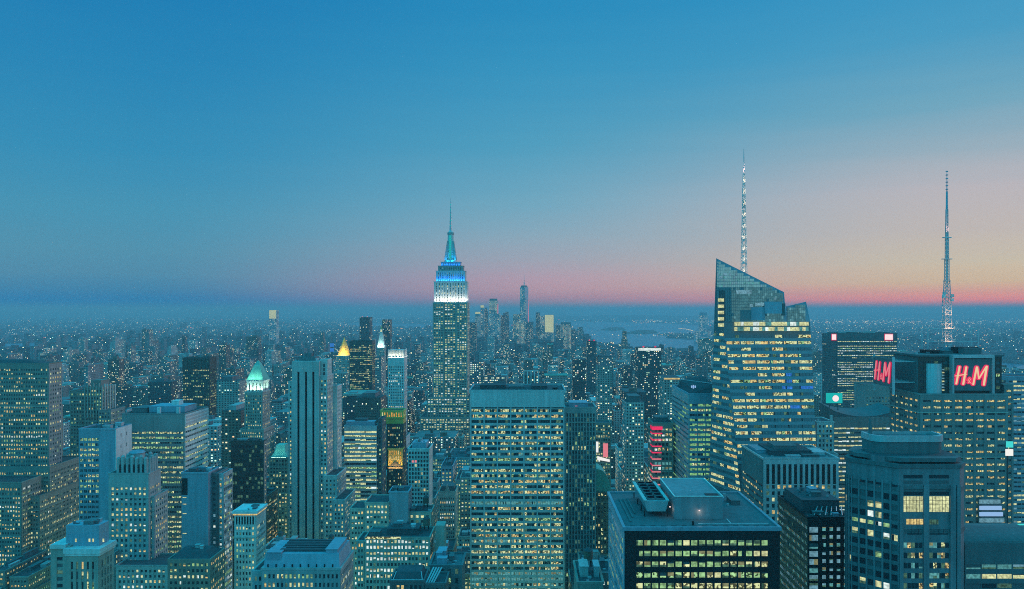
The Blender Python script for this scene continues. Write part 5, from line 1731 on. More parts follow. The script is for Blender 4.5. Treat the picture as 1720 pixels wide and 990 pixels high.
Y = 700
b = hero('side_screen_block', 'block at the right edge with stacked cyan and white screens', 1690, 1740, Y, 'building')
st = S('blue_metal', 4, 3.9, ww=.9, wh=.4, lit=.5, pal=[('ice_light', 3), ('pale_light', 3)], top=3, wall='blue_metal')
x0, x1, y0, y1, z = tier_px(b, 1692, 1760, Y, 634, 30, st, 'FL')
keep(1690, 1760, 760, Y)
for a, c, p0, p1, mt, Yb, lab in ((1691, 1702, 752, 742, 'cyan_sign', 470, 'cyan lit screen facing the street at right edge, upper of two'), (1690, 1702, 766, 755, 'white_sign', 470, 'white lit screen directly under the cyan one at right edge')):
    o_ = Bld('screen', lab, 'screen', 'street screens', at=(PX((a + c) / 2, Yb), Yb))
    m = o_.new('display')
    m.box(PX(a, Yb), PX(c, Yb), Yb, Yb + .8, PZ(p0, Yb), PZ(p1, Yb), mt)
    m = o_.new('bracket')
    m.box(PX(a, Yb) + .5, PX(c, Yb) - .5, Yb + .8, Yb + 2, PZ(p0, Yb) + .5, PZ(p1, Yb) - .5, 'slate')
    m.box(PX(a, Yb) + 1, PX(a, Yb) + 1.6, Yb + 1, Yb + 1.6, 0, PZ(p0, Yb) + .5, 'slate')
o_ = Bld('screen', 'tall glaring cyan white screen at right edge above the curved roof', 'screen', 'street screens', at=(PX(1713, 420), 420))
m = o_.new('display')
m.hexa([(PX(1712, 420), 420, PZ(905, 420)), (PX(1730, 420), 412, PZ(908, 420)), (PX(1730, 420), 413, PZ(908, 420)), (PX(1712, 420), 421, PZ(905, 420)),
        (PX(1707, 420), 420, PZ(881, 420)), (PX(1730, 420), 412, PZ(874, 420)), (PX(1730, 420), 413, PZ(874, 420)), (PX(1707, 420), 421, PZ(881, 420))], 'cyan_sign')
m = o_.new('bracket')
m.box(PX(1714, 420), PX(1726, 420), 422, 424, 0, PZ(884, 420), 'slate')
o_ = Bld('screen', 'bluish white panel of lit floors low on the antenna tower', 'screen', 'street screens', at=(PX(1666, 494), 494))
m = o_.new('display')
for k in range(4):
    m.box(PX(1646, 494), PX(1687, 494) - k * .8, 494, 494.8, PZ(878 - k * 10.5, 494), PZ(871.5 - k * 10.5, 494), 'ice_sign' if k in (1, 2) else 'ice_light')
m = o_.new('bracket')
m.box(PX(1650, 494), PX(1684, 494), 494.8, 499, PZ(882, 494), PZ(838, 494), 'slate')
m.box(PX(1664, 494), PX(1668, 494), 494.9, 498, 0, PZ(882, 494), 'slate')

# ------------------------------------------------------------------ between the glass tower and the antenna tower
Y = 1250
b = hero('red_lamp_slab', 'wide dark bronze slab with two pinkish square lights at its top corners', 1396, 1507, Y)
st = S('slate', 2.9, 3.7, ww=.8, wh=.36, lit=.85, pal=[('pale_light', 5), ('white_light', 3), ('green_light', 1)], top=12, edge=.6, wall='slate', run=.86, floorvar=(.2, .5, .8, 1.1, 1.5))
x0, x1, y0, y1, z = tier_px(b, 1406, 1507, Y, 560.5, 40, st, 'F')
tier_px(b, 1396.5, 1405.8, Y + 1, 562, 38, dict(st, lit=.1), 'FL')
for a, c in ((1397, 1404), (1486, 1499)):
    m = b.new('corner_lamp')
    m.box(PX(a, Y), PX(c, Y), Y - 1.2, Y - .7, PZ(571, Y), PZ(562, Y), 'pink_white')
    m = b.new('corner_lamp_rim')
    m.box(PX(a, Y) - .7, PX(c, Y) + .7, Y - .65, Y - .45, PZ(572, Y), PZ(561, Y), 'red_sign')
b.rooftop(x0, x1, Y, y1, z, 5, 4)
keep(1394, 1508, 650, Y)

Y = 900
b = hero('plain_grey_block', 'plain grey block with few windows in front of the slab with corner lights', 1453, 1497, Y, 'building')
st = S('granite', 3.4, 3.8, ww=.5, wh=.4, lit=.12, pal=HOME, top=14)
tier_px(b, 1453, 1497, Y, 647, 30, st, 'F')
keep(1451, 1499, 690, Y)

Y = 640
b = hero('curved_top_office', 'office block with bright thin ribbon floors and dark swept roof below the cyan billboard', 1400, 1500, Y)
st = S('granite', 3.2, 3.5, ww=.9, wh=.36, dp=.2, ds=.4, lit=.85, pal=[('pale_light', 5), ('white_light', 3), ('warm_light', 2)], top=9, edge=.5, run=.85, floorvar=(.5, .8, 1, 1.1), wall='slate')
x0, x1, y0, y1, z = tier_px(b, 1400, 1503, Y, 700, 30, st, 'F', parapet=0)
m = b.new('swept_roof')
for k in range(14):
    f0, f1 = k / 14, (k + 1) / 14
    h0, h1 = z + 5 * (1 - 2 * f0) ** 2, z + 5 * (1 - 2 * f1) ** 2
    m.hexa([(x0 + (x1 - x0) * f0, Y - .5, z), (x0 + (x1 - x0) * f1, Y - .5, z), (x0 + (x1 - x0) * f1, y1, z), (x0 + (x1 - x0) * f0, y1, z),
            (x0 + (x1 - x0) * f0, Y - .5, h0 + .05), (x0 + (x1 - x0) * f1, Y - .5, h1 + .05), (x0 + (x1 - x0) * f1, y1, h1 + 3), (x0 + (x1 - x0) * f0, y1, h0 + 3)], 'slate')
keep(1398, 1504, 800, Y)
Yb = 652
o_ = Bld('billboard', 'cyan billboard with a white disc standing above the swept roof', 'billboard', None, at=(PX(1401, Yb), Yb))
m = o_.new('panel')
m.box(PX(1388, Yb), PX(1415, Yb), Yb, Yb + 1, PZ(677.5, Yb), PZ(660.5, Yb), 'teal_sign')
m = o_.new('disc')
cx_, cz_ = PX(1403.5, Yb), PZ(669.5, Yb)
ring = [(cx_ + 2.6 * math.cos(a_ * math.pi / 12), cz_ + 2.6 * math.sin(a_ * math.pi / 12)) for a_ in range(24)]
m.v.extend([(x, Yb - .4, z_) for x, z_ in ring] + [(x, Yb - .01, z_) for x, z_ in ring])
m.mi('pink_white')
m.f.append(tuple(range(24)))
m.m.append(0)
for i in range(24):
    j = (i + 1) % 24
    m.f.append((i, 24 + i, 24 + j, j))
    m.m.append(0)
m = o_.new('post')
m.box(PX(1394, Yb), PX(1395, Yb), Yb + 1, Yb + 2, 0, PZ(672, Yb), 'slate')
m.box(PX(1408, Yb), PX(1409, Yb), Yb + 1, Yb + 2, 0, PZ(672, Yb), 'slate')

Y = 600
b = hero('ornate_pale_tower', 'pale stone tower with arched top storey squeezed right of the faceted glass tower', 1372, 1405, Y)
st = S('pale', 2.5, 3.6, ww=.5, wh=.55, dp=.5, lit=.45, pal=HOME, top=2)
x0, x1, y0, y1, z = tier_px(b, 1372, 1400, Y, 710, 24, st, 'F')
m = b.new('pinnacle')
m.box(x1 - 2.4, x1 - .6, Y, Y + 1.6, z, z + 5.5, 'pale')
m.box(x0 + .4, x0 + 1.8, Y, Y + 1.4, z, z + 2.6, 'pale')
tier_px(b, 1380, 1407, Y - 8, 765, 20, st, 'F')
keep(1370, 1408, 775, Y)

# ------------------------------------------------------------------ distinct towers between here and the horizon
def simple(name, label, px0, px1, Y, py, depth, mat, extra=None, cat='tower', group=None, faces=None):
    b = hero(name, label, px0, px1, Y, cat, group)
    w = b.one('wall')
    x0, x1, z = PX(px0, Y), PX(px1, Y), PZ(py, Y)
    w.box(x0, x1, Y, Y + depth, 0, z, mat)
    w.face([(x0, Y, z + .02), (x1, Y, z + .02), (x1, Y + depth, z + .02), (x0, Y + depth, z + .02)], 'roof_tar')
    b.solid(x0, x1, Y, Y + depth, 0, z)
    if extra:
        extra(b, x0, x1, Y, Y + depth, z)
    return b
def cap(mat, f=.2, h=6):
    def g_(b, x0, x1, y0, y1, z):
        q = (x1 - x0) * f
        b.block('bulkhead', x0 + q, x1 - q, y0 + 4, y1 - 4, z, z + h, mat)
    return g_
def lamps(n, mat='red_sign', s_=1.6):
    def g_(b, x0, x1, y0, y1, z):
        for i in range(n):
            m_ = b.new('beacon_lamp')
            x = x0 + (x1 - x0) * (i + .5) / n
            m_.box(x - s_, x + s_, y0 + 1, y0 + 2, z + .2, z + .2 + s_ * 1.6, mat)
    return g_
def crownlit(mat, h, both=None):
    def g_(b, x0, x1, y0, y1, z):
        m_ = b.new('lit_crown')
        m_.box(x0 + 1, x1 - 1, y0 - .5, y0 - .1, z - h, z - 1, mat)
        if both:
            both(b, x0, x1, y0, y1, z)
    return g_
simple('dark_needle_tower', 'slender dark tower with red beacons on top, right of the pale-ribbed slab', 986, 1002, 1900, 573, 28, 'city_dark', lamps(2))
simple('lit_top_tower', 'dark wide tower with bright lit top storeys and red beacons before the bay', 1071, 1111, 1500, 584, 40, 'city_dark', crownlit('white_light', 6, lamps(2)))
simple('pale_mid_block', 'pale banded block in the middle distance before the lit-top tower', 1051, 1082, 850, 676, 34, 'city_pale', cap('slate'))
simple('plain_far_block', 'plain pale block beside the slender dark tower with beacons', 1004, 1030, 1900, 600, 50, 'city_grey', cap('slate', .1, 3))
simple('narrow_dark_tower', 'narrow unlit tower directly left of the slender dark tower with beacons', 963, 984, 1500, 604, 40, 'city_dark')
simple('riverside_block', 'small tower standing at the edge of the bay', 1123, 1131, 2800, 584, 30, 'city_grey')
simple('roof_terrace_block', 'stepped block with lit roof edge left of the faceted glass tower', 1114, 1143, 1100, 634, 40, 'city_stone', crownlit('warm_light', 3))
simple('brick_mid_block', 'dull block with lit upper windows before the bay', 1004, 1028, 1250, 615, 36, 'city_stone')
def frame_top(b, x0, x1, y0, y1, z):
    m_ = b.new('roof_frame')
    for k in range(5):
        x = x0 + (x1 - x0) * k / 4
        m_.box(x - .5, x + .5, y0 - .6, y0 - .1, z - 22, z + 4, 'white_stone')
    m_.box(x0 - .4, x1 + .4, y0 - .7, y0 - .12, z + 4, z + 5.2, 'white_stone')
simple('white_framed_block', 'block with white roof frame seen above the pale-ribbed slab', 880, 904, 900, 630, 24, 'city_grey', frame_top)
simple('curved_dark_tower', 'dark tower with slanted top, beyond the gold pyramid', 604, 621, 2300, 533, 40, 'city_dark', lamps(2, 'rose_sign', 1.2))
simple('dark_far_tower', 'plain dark tower right of the slanted-top tower', 642, 655, 2500, 537, 36, 'city_dark')
simple('lit_shaft_tower', 'lone tower on the horizon with bright white upper floors', 452, 464, 5500, 521, 60, 'far_tower_glass', crownlit('pale_light', 60))
simple('grey_shadowed_slab', 'grey slab peeking out behind the dark office slab', 628, 640, 1700, 600, 40, 'city_grey')
simple('blunt_brown_block', 'stubby brown block in front of the lit crown tower, left', 597, 640, 1050, 668, 40, 'city_brick', cap('slate', .25, 5))
simple('stone_block', 'pale stone block right of the bronze slab', 356, 402, 1250, 640, 40, 'city_stone', cap('slate', .3, 6))
simple('broad_brick_block', 'broad brick block between bronze slab and copper-roofed tower', 372, 404, 900, 690, 40, 'city_brick', cap('concrete', .3, 5))
simple('teal_lit_block', 'bright floor-lit block beside the spired tower', 787, 812, 1500, 608, 30, 'city_bright')
simple('long_lit_block', 'long low block with bright floors behind the pale-ribbed slab', 803, 850, 1250, 634, 30, 'city_bright')
o_ = Bld('billboard', 'small round blue lit sign on a roof left of the gold pyramid', 'sign', None, at=(PX(557, 1700), 1700))
m = o_.new('panel')
for py_ in (580, 588):
    m.box(PX(554, 1700), PX(561, 1700), 1700, 1701, PZ(py_ + 3, 1700), PZ(py_ - 3, 1700), 'blue_sign')
m = o_.new('post')
m.box(PX(556, 1700), PX(559, 1700), 1701, 1702, 0, PZ(578, 1700), 'slate')

# downtown skyline
DG = 'downtown towers on the horizon'
Y = 5600
b = hero('tapered_skyscraper', 'tallest downtown tower with chamfered glass faces and mast, on the horizon', 873, 887, Y, 'skyscraper')
w = b.one('wall')
xa, xb, zt, z0 = PX(873.3, Y), PX(887.6, Y), PZ(482, Y), 20
mx, my, hw = (xa + xb) / 2, Y + 30, (xb - xa) / 2
base = [(mx - hw, my - hw), (mx + hw, my - hw), (mx + hw, my + hw), (mx - hw, my + hw)]
tr = hw * .98
topq = [(mx, my - tr), (mx + tr, my), (mx, my + tr), (mx - tr, my)]
topq = [(mx + 4, my - tr), (mx + tr, my + 4), (mx - 4, my + tr), (mx - tr, my - 4)]
for i in range(4):
    j = (i + 1) % 4
    A, B_, Cc, D_ = base[i], base[j], topq[i], topq[i - 1]
    w.face([(*A, 0), (*B_, 0), (*Cc, zt)], 'far_tower_glass')
    w.face([(*A, 0), (*Cc, zt), (*D_, zt)], 'blue_metal' if i in (1,) else 'far_tower_glass')
w.face([(x, y, zt) for x, y in topq], 'slate')
pa = b.new('parapet')
pa.tube(mx, my, zt, zt + 10, hw * .8, hw * .7, 'slate', 8)
ms = b.new('mast')
ms.tube(mx, my, zt + 10, PZ(474, Y), 4, 3, 'steel', 8)
ms.tube(mx, my, PZ(474, Y), PZ(462, Y), 2.2, .8, 'steel', 8)
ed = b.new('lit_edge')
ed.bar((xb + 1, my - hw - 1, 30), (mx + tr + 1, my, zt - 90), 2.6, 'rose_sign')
def two(*fs):
    def g_(*a):
        for f_ in fs: f_(*a)
    return g_
def spike(h, r=2.0):
    def g_(b, x0, x1, y0, y1, z):
        m_ = b.new('mast')
        m_.tube((x0 + x1) / 2, (y0 + y1) / 2, z, z + h, r, r * .3, 'steel', 6)
    return g_
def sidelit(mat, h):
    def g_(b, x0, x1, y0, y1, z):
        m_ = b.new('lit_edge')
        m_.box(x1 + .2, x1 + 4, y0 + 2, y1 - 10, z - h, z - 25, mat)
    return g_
for nm, lab, a, c, Yd, py, mat, ex in (
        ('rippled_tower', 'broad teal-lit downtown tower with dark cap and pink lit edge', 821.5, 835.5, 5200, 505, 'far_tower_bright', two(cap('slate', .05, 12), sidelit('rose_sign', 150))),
        ('rippled_annex', 'wide lit block at the foot of the teal-lit downtown tower', 819.5, 840, 5150, 527, 'far_tower_glass', None),
        ('stepped_spire_tower', 'downtown tower with bright lantern top, left of the teal-lit one', 807, 813, 5400, 513, 'far_tower_glass', crownlit('pale_light', 16)),
        ('lantern_shoulder_tower', 'dark downtown tower adjoining the lantern-topped one', 813, 819, 5500, 520, 'city_dark', cap('slate', .3, 12)),
        ('flat_lit_tower', 'flat-topped downtown tower with one bright lit band', 798, 807, 5300, 524, 'far_tower_glass', crownlit('pale_light', 14)),
        ('dark_front_slab', 'dark unlit slab just right of the spired tower', 787, 800, 3600, 542, 'city_dark', None),
        ('grey_twin_slab', 'greyish downtown slab left of the tallest downtown tower', 841, 855, 5300, 530, 'city_dark', cap('slate', .3, 16)),
        ('small_peak_tower', 'small peaked downtown tower behind the greyish slab', 849, 854, 5700, 524, 'city_dark', None),
        ('pale_lit_tower', 'pale glowing downtown block touching the tallest one', 861.5, 875, 5000, 528, 'far_tower_bright', None),
        ('low_lit_tower', 'lower glowing downtown block at the foot of the tallest one', 864, 882, 4800, 541, 'far_tower_bright', None),
        ('edge_lit_tower', 'narrow downtown tower with thin mast and lit vertical edge', 900, 907, 5400, 525, 'city_dark', two(spike(50, 1.6), )),
        ('tapered_dark_block', 'dark downtown block in front of the tallest one', 883, 896, 4600, 541, 'city_dark', None),
        ('golden_lit_tower', 'brightest golden-lit downtown block, right of the tallest tower', 915, 930, 5300, 529, 'far_tower_glass', crownlit('pale_light', 118)),
        ('golden_shoulder_tower', 'dim slab adjoining the golden-lit block', 907, 914.6, 5350, 531, 'far_tower_glass', None),
        ('dusky_lit_block', 'dull yellow-lit block at the water end of downtown', 942, 959, 4900, 545, 'far_tower_bright', cap('slate', .02, 12)),
        ('dusky_shoulder_block', 'dark block left of the dull yellow-lit one', 934, 942, 4950, 547, 'city_dark', None),
        ('waterfront_tower', 'small grey waterfront tower last before the bay', 971, 979, 4700, 550, 'city_grey', None),
        ('waterfront_stub', 'stubby dark waterfront block beside the last grey tower', 960, 967, 4800, 554, 'city_dark', None),
        ('jersey_tower', 'lone glass tower across the water left of the faceted glass tower', 1176, 1189.5, 6300, 529, 'far_tower_glass', cap('blue_metal', .12, 18)),
        ('jersey_block', 'lower block at the foot of the lone tower across the water', 1168, 1195, 6350, 556, 'far_tower_glass', None)):
    simple(nm, lab, a, c, Yd, py, 60, mat, ex, 'tower', DG if py < 560 and a < 1100 else None)
b = ALL[-10]
# ------------------------------------------------------------------ the rest of the city
rr_ = random.Random(23)
def clear(x0, x1, y0, y1, gap=3):
    return not any(x0 - gap < q[1] and x1 + gap > q[0] and y0 - gap < q[3] and y1 + gap > q[2] for q in PLOTS)
CAPS = [(330, 960), (450, 930), (560, 880), (700, 815), (850, 748), (1000, 700), (1300, 652), (1700, 615), (2300, 588), (3200, 568), (4500, 553), (7000, 542)]
def cap_py(Y):
    for (a, p), (c, q) in zip(CAPS, CAPS[1:]):
        if Y <= c:
            return p + (q - p) * max(0, (Y - a)) / (c - a)
    return 542
def limit_z(x0, x1, Y, slack):
    a, c = scr(x0, Y, 0)[0], scr(x1, Y, 0)[0]
    py = cap_py(Y) + slack
    for p0, p1, pk, Yk in KEEP:
        if Y < Yk and a < p1 and c > p0:
            py = max(py, pk + 2)
    return PZ(py, Y)
LAND = [(50, 'the brown masonry tower'), (152, 'the ribbed tower'), (225, 'the scalloped-crown tower'), (280, 'the banded office'), (330, 'the bronze slab'), (418, 'the bronze box tower'),
        (430, 'the copper-roofed tower'), (522, 'the striped tower'), (575, 'the gold pyramid'), (608, 'the ribbon-windowed office'), (665, 'the gilded tower'), (757, 'the spired tower'), (868, 'the pale-ribbed slab'),
        (975, 'the ribbed dark slab'), (1092, 'the lit-top tower'), (1115, 'the red-ribbon tower'), (1178, 'the green-lit office'), (1280, 'the faceted glass tower'), (1345, 'the slotted office'), (1450, 'the slab with corner lights'), (1525, 'the octagonal tower'), (1610, 'the antenna tower'), (1705, 'the right-edge screens')]
def where(px):
    x, nm = min(LAND, key=lambda q: abs(q[0] - px))
    return ('left of ' if px < x - 12 else 'right of ' if px > x + 12 else 'in line with ') + nm
TONE = dict(city_stone='buff', city_brick='brick-brown', city_grey='grey', city_dark='dark', city_pale='pale', city_bright='brightly lit', limestone='buff', brick='brick', brown='brown', granite='grey-brown', greystone='grey', slate='dark slate', pale='pale', concrete='concrete', blue_metal='bluish', bronze='dark bronze')
def blocks(ylo, yhi):
    """house plots between the avenues and the cross streets"""
    out = []
    av = AVENUES
    for a, c in zip(av, av[1:]):
        k0 = int((ylo - 250) / 80)
        for k in range(k0, int((yhi - 250) / 80) + 1):
            y = 250 + k * 80 + 10
            x = a + 16
            while x < c - 28:
                w_ = rr_.uniform(16, 46)
                w_ = min(w_, c - 16 - x)
                if w_ > 11:
                    if rr_.random() < .45:
                        out.append((x, x + w_ - .6, y, y + 60))
                    else:
                        out.append((x, x + w_ - .6, y, y + 29))
                        out.append((x, x + w_ - .6, y + 31, y + 60))
                x += w_
    return out
used_labels = {}
def uniq(label, group):
    used_labels[label] = used_labels.get(label, 0) + 1
    return label
near = 0
cand = blocks(340, 3300)
cand.sort(key=lambda q: q[2])
indiv, far_boxes = [], []
NEAR_LAB = {}
def dims_word(z, w_):
    return 'tall' if z > 95 else 'mid-height' if z > 55 else 'low'
for (x0, x1, y0, y1) in cand:
    a, c = scr(x0, y0, 0)[0], scr(x1, y0, 0)[0]
    if c < -60 or a > 1780:
        continue
    if not clear(x0, x1, y0, y1, 1.0):
        # try to save half the plot
        ok = False
        for sx0, sx1 in ((x0, (x0 + x1) / 2), ((x0 + x1) / 2, x1)):
            if sx1 - sx0 > 9 and clear(sx0, sx1, y0, y1, 1.0):
                x0, x1, ok = sx0, sx1, True
                break
        if not ok:
            continue
    zl = limit_z(x0, x1, y0, rr_.uniform(-14, 40) if rr_.random() < .35 else rr_.uniform(6, 90))
    z = min(zl, rr_.choice((22, 30, 38, 45, 55, 65, 80, 95, 120)) * rr_.uniform(.8, 1.25) if y0 > 900 else zl * rr_.uniform(.78, 1.0))
    if y0 > 900 and rr_.random() < .10:
        z = zl
    z = max(12, min(z, 190))
    pyt = scr(0, y0, z)[1]
    if pyt > 992:
        continue
    indiv.append((x0, x1, y0, y1, z, a, c, pyt))
# what shows largest: judge by the strip of each block that rises above what stands before it
strip = np.full(1800, 1000.0)
def strip_rows(a, c): return slice(max(0, int(a) + 40), max(1, min(1799, int(c) + 41)))
for bx in sorted(SOLIDS, key=lambda q: q[2]):
    pass
order = sorted([(q[2], 'i', q) for q in indiv] + [(s_[2], 's', s_) for s_ in SOLIDS], key=lambda t_: t_[0])
vis = []
for yy, kind, q in order:
    if kind == 's':
        x0, x1, y0, y1, z0, z1 = q
        if y0 < 20:
            continue
        sl_ = strip_rows(scr(x0, y0, 0)[0], scr(x1, y0, 0)[0])
        strip[sl_] = np.minimum(strip[sl_], scr(0, y0, z1)[1])
    else:
        sl_ = strip_rows(q[5], q[6])
        area = float(np.maximum(0, strip[sl_] - q[7]).sum())
        strip[sl_] = np.minimum(strip[sl_], q[7])
        vis.append((area, q))
vis.sort(key=lambda t_: -t_[0])
FRAMES = ('limestone', 'brick', 'brown', 'granite', 'greystone', 'slate', 'pale', 'concrete', 'blue_metal')
CMATS = ('city_stone', 'city_brick', 'city_grey', 'city_dark', 'city_pale')
n_ind = 0
for area, (x0, x1, y0, y1, z, a, c, pyt) in vis:
    if area < 14:
        if area > 0 or y0 > 800:
            far_boxes.append((x0, x1, y0, y1, z))
        continue
    pxm = (a + c) / 2
    if n_ind >= 300:
        far_boxes.append((x0, x1, y0, y1, z))
        continue
    n_ind += 1
    depth_word = 'near' if y0 < 700 else 'beyond the nearer towers,' if y0 < 1300 else 'far back,'
    if y0 < 1000 and area > 120:
        fr_ = rr_.choice(FRAMES)
        lab = f'{dims_word(z, 0)} {TONE[fr_]} block {where(pxm)}' + (', close by' if y0 < 650 else ', behind the near row' if y0 < 850 else ', further off')
        b = Bld('city_block', lab, 'building', 'blocks ' + where(pxm), at=((x0 + x1) / 2, y0))
        R.seed(int(x0 * 7 + y0 * 13))
        st = S(fr_, R.uniform(2.2, 3.6), R.uniform(3.4, 3.9), ww=R.uniform(.4, .7), wh=R.uniform(.42, .58), dp=R.uniform(.2, .6), ds=.28, lit=R.uniform(.35, .75), pal=R.choice((HOME, HOME, OFFICE, GREEN, WARM)), top=R.uniform(1.2, 4), edge=.7, run=R.uniform(.2, .7))
        fc = 'FR' if x1 < -25 else 'FL' if x0 > 25 else 'F'
        if R.random() < .5 and z > 45:
            zs_ = z * R.uniform(.62, .85)
            b.tier(x0, x1, y0, y1, 0, zs_, st, fc)
            i_ = (x1 - x0) * R.uniform(.06, .2)
            j_ = R.uniform(3, 8)
            b.tier(x0 + i_, x1 - i_, y0 + j_, y1 - 4, zs_, z, st, fc, plot=False)
            b.rooftop(x0 + i_, x1 - i_, y0 + j_, y1 - 4, z, R.randint(1, 3), 4.5, tank=R.random() < .5)
            b.rooftop(x0 + .5, x1 - .5, y0 + .5, y0 + j_ - .3, zs_, 1, 1.5)
        else:
            b.tier(x0, x1, y0, y1, 0, z, st, fc)
            b.rooftop(x0, x1, y0, y1, z, R.randint(2, 5), 5, tank=R.random() < .6)
    else:
        mt = rr_.choice(CMATS)
        lab = f'{dims_word(z, 0)} {TONE[mt]} block {where(pxm)}, ' + ('in the middle distance' if y0 < 1500 else 'far back' if y0 < 2300 else 'near the horizon')
        b = Bld('city_block', lab, 'building', 'blocks ' + where(pxm), at=((x0 + x1) / 2, y0))
        w = b.one('wall')
        sh_ = rr_.random()
        a_, c_ = x0, x1
        W_ = x1 - x0
        if sh_ < .25 and z > 35:          # one setback
            zs_, i_ = z * rr_.uniform(.6, .85), W_ * rr_.uniform(.08, .22)
            w.box(x0, x1, y0, y1, 0, zs_, mt)
            a_, c_ = x0 + i_, x1 - i_
            w.box(a_, c_, y0 + 3, y1 - 4, zs_, z, mt)
        elif sh_ < .42 and z > 45:        # wedding-cake tower
            w.box(x0, x1, y0, y1, 0, z * .55, mt)
            w.box(x0 + W_ * .1, x1 - W_ * .1, y0 + 2, y1 - 3, z * .55, z * .78, mt)
            a_, c_ = x0 + W_ * .2, x1 - W_ * .2
            w.box(a_, c_, y0 + 4, y1 - 5, z * .78, z * .93, mt)
            w.box(x0 + W_ * .3, x1 - W_ * .3, y0 + 6, y1 - 8, z * .93, z, mt)
        elif sh_ < .6 and z > 25:         # low wing beside a taller half
            f_ = rr_.uniform(.35, .65)
            if rr_.random() < .5:
                w.box(x0, x0 + W_ * f_, y0, y1, 0, z, mt)
                w.box(x0 + W_ * f_, x1, y0 + 2, y1, 0, z * rr_.uniform(.5, .8), mt)
                c_ = x0 + W_ * f_
            else:
                w.box(x0 + W_ * f_, x1, y0, y1, 0, z, mt)
                w.box(x0, x0 + W_ * f_, y0 + 2, y1, 0, z * rr_.uniform(.5, .8), mt)
                a_ = x0 + W_ * f_
        elif sh_ < .72:                   # cornice
            w.box(x0, x1, y0, y1, 0, z, mt)
            w.box(x0 - .8, x1 + .8, y0 - .9, y1 + .5, z - 2.2, z + .6, rr_.choice(('limestone', 'concrete', 'slate', 'copper')))
        else:
            w.box(x0, x1, y0, y1, 0, z, mt)
        SOLIDS.append((x0, x1, y0, y1, 0, z * .6))
        ww_ = c_ - a_
        u_ = rr_.uniform(.1, .5)
        b.block('bulkhead', a_ + ww_ * u_, a_ + ww_ * (u_ + .35), y0 + 8, y0 + 18, z, z + rr_.uniform(2.5, 6), rr_.choice(('slate', 'concrete', 'roof_grey', 'brick')), cap=False)
        if rr_.random() < .35 and y0 < 1800:
            b.tank(a_ + ww_ * rr_.uniform(.15, .85), y0 + 22, z, 2.2)
print('individual blocks', n_ind, 'of', len(vis), 'rest', len(far_boxes))

# one mass for what nobody could count: the far city
m = MB()
fm_ = ('far_city_wall', 'far_block_dark', 'far_block_grey', 'far_block_dark')
for (x0, x1, y0, y1, z) in far_boxes:
    m.box(x0, x1, y0, y1, 0, z, rr_.choice(CMATS), (0,))
nfar = 0
spots_ = []
while nfar < 12000:
    Y = 3300 * math.exp(rr_.random() ** 1.15 * math.log(26000 / 3300))
    px = rr_.uniform(-40, 1760)
    x = PX(px, Y)
    if on_water(x, Y):
        continue
    nfar += 1
    k = Y / 3300
    w_ = rr_.uniform(14, 40) * (1 + .5 * (k - 1) * .6)
    d_ = rr_.uniform(20, 60)
    man = -60 < px < 985 and Y < 6800
    z = rr_.choice((9, 12, 14, 16, 18, 22, 28, 36)) * rr_.uniform(.8, 1.3)
    if man and rr_.random() < .22:
        z = rr_.uniform(40, 105)
    if Y > 6000 and rr_.random() < .03 and px < 720:
        z = rr_.uniform(40, 110)
    if px > 1370 and Y < 7000 and rr_.random() < .05:
        z = rr_.uniform(30, 90)
    m.box(x - w_ / 2, x + w_ / 2, Y, Y + d_, 0, z, rr_.choice(fm_), (0,))
o = m.build('far_city')
o['kind'] = 'stuff'
o['label'] = 'dense mass of distant city blocks spreading to the horizon'

# lights of streets, roofs and lots through the far city
m = MB()
def speck(x, y, z, s_, mat):
    m.hexa([(x - s_, y - s_ * .5, z), (x + s_, y - s_ * .5, z), (x + s_, y + s_ * .5, z), (x - s_, y + s_ * .5, z), (x - s_ * .7, y - s_ * .35, z + s_ * 1.3), (x + s_ * .7, y - s_ * .35, z + s_ * 1.3), (x + s_ * .7, y + s_ * .35, z + s_ * 1.3), (x - s_ * .7, y + s_ * .35, z + s_ * 1.3)], mat)
SPK = ['speck_warm'] * 10 + ['speck_white'] * 4 + ['speck_green'] * 7 + ['speck_amber'] * 4 + ['speck_red']
n = 0
while n < 2600:
    Y = 1900 * math.exp(rr_.random() ** .9 * math.log(30000 / 1900))
    px = rr_.uniform(-20, 1740)
    x = PX(px, Y)
    if on_water(x, Y):
        continue
    n += 1
    s_ = min(14, .5 + Y / 4200 * rr_.choice((.6, .8, 1, 1.5, 2.4)))
    speck(x, Y, rr_.uniform(14, 60) if Y < 6000 else rr_.uniform(6, 45), s_, rr_.choice(SPK))
for _ in range(190):       # lights strung along roads
    Y = 2400 * math.exp(rr_.random() * math.log(24000 / 2400))
    x = PX(rr_.uniform(-20, 1740), Y)
    k = rr_.randint(6, 22)
    along = rr_.random() < .6
    st_ = rr_.uniform(18, 40) * (1 + Y / 9000)
    mat_ = rr_.choice(('speck_warm', 'speck_warm', 'speck_amber', 'speck_white', 'speck_green'))
    for i in range(k):
        xa, ya = (x + i * st_, Y + i * st_ * .2) if along else (x + i * st_ * .08, Y + i * st_ * 2.2)
        if not on_water(xa, ya):
            speck(xa, ya, 9 + 20 * (ya / 12000), .35 + ya / 7500, mat_)
for _ in range(620):       # the lit far shore and its port
    px = rr_.uniform(1060, 1740)
    py = rr_.gauss(541.5, 2.2) if px > 1340 else rr_.gauss(541, 1.2)
    x, Y = gnd(px, max(530, py))
    speck(x, Y, 12, rr_.uniform(4, 13), rr_.choice(('speck_warm', 'speck_warm', 'speck_amber', 'speck_white')))
for _ in range(90):
    x, Y = gnd(rr_.uniform(20, 100), rr_.uniform(563, 576))
    speck(x, Y, 10, rr_.uniform(2, 6), rr_.choice(('speck_warm', 'speck_white')))
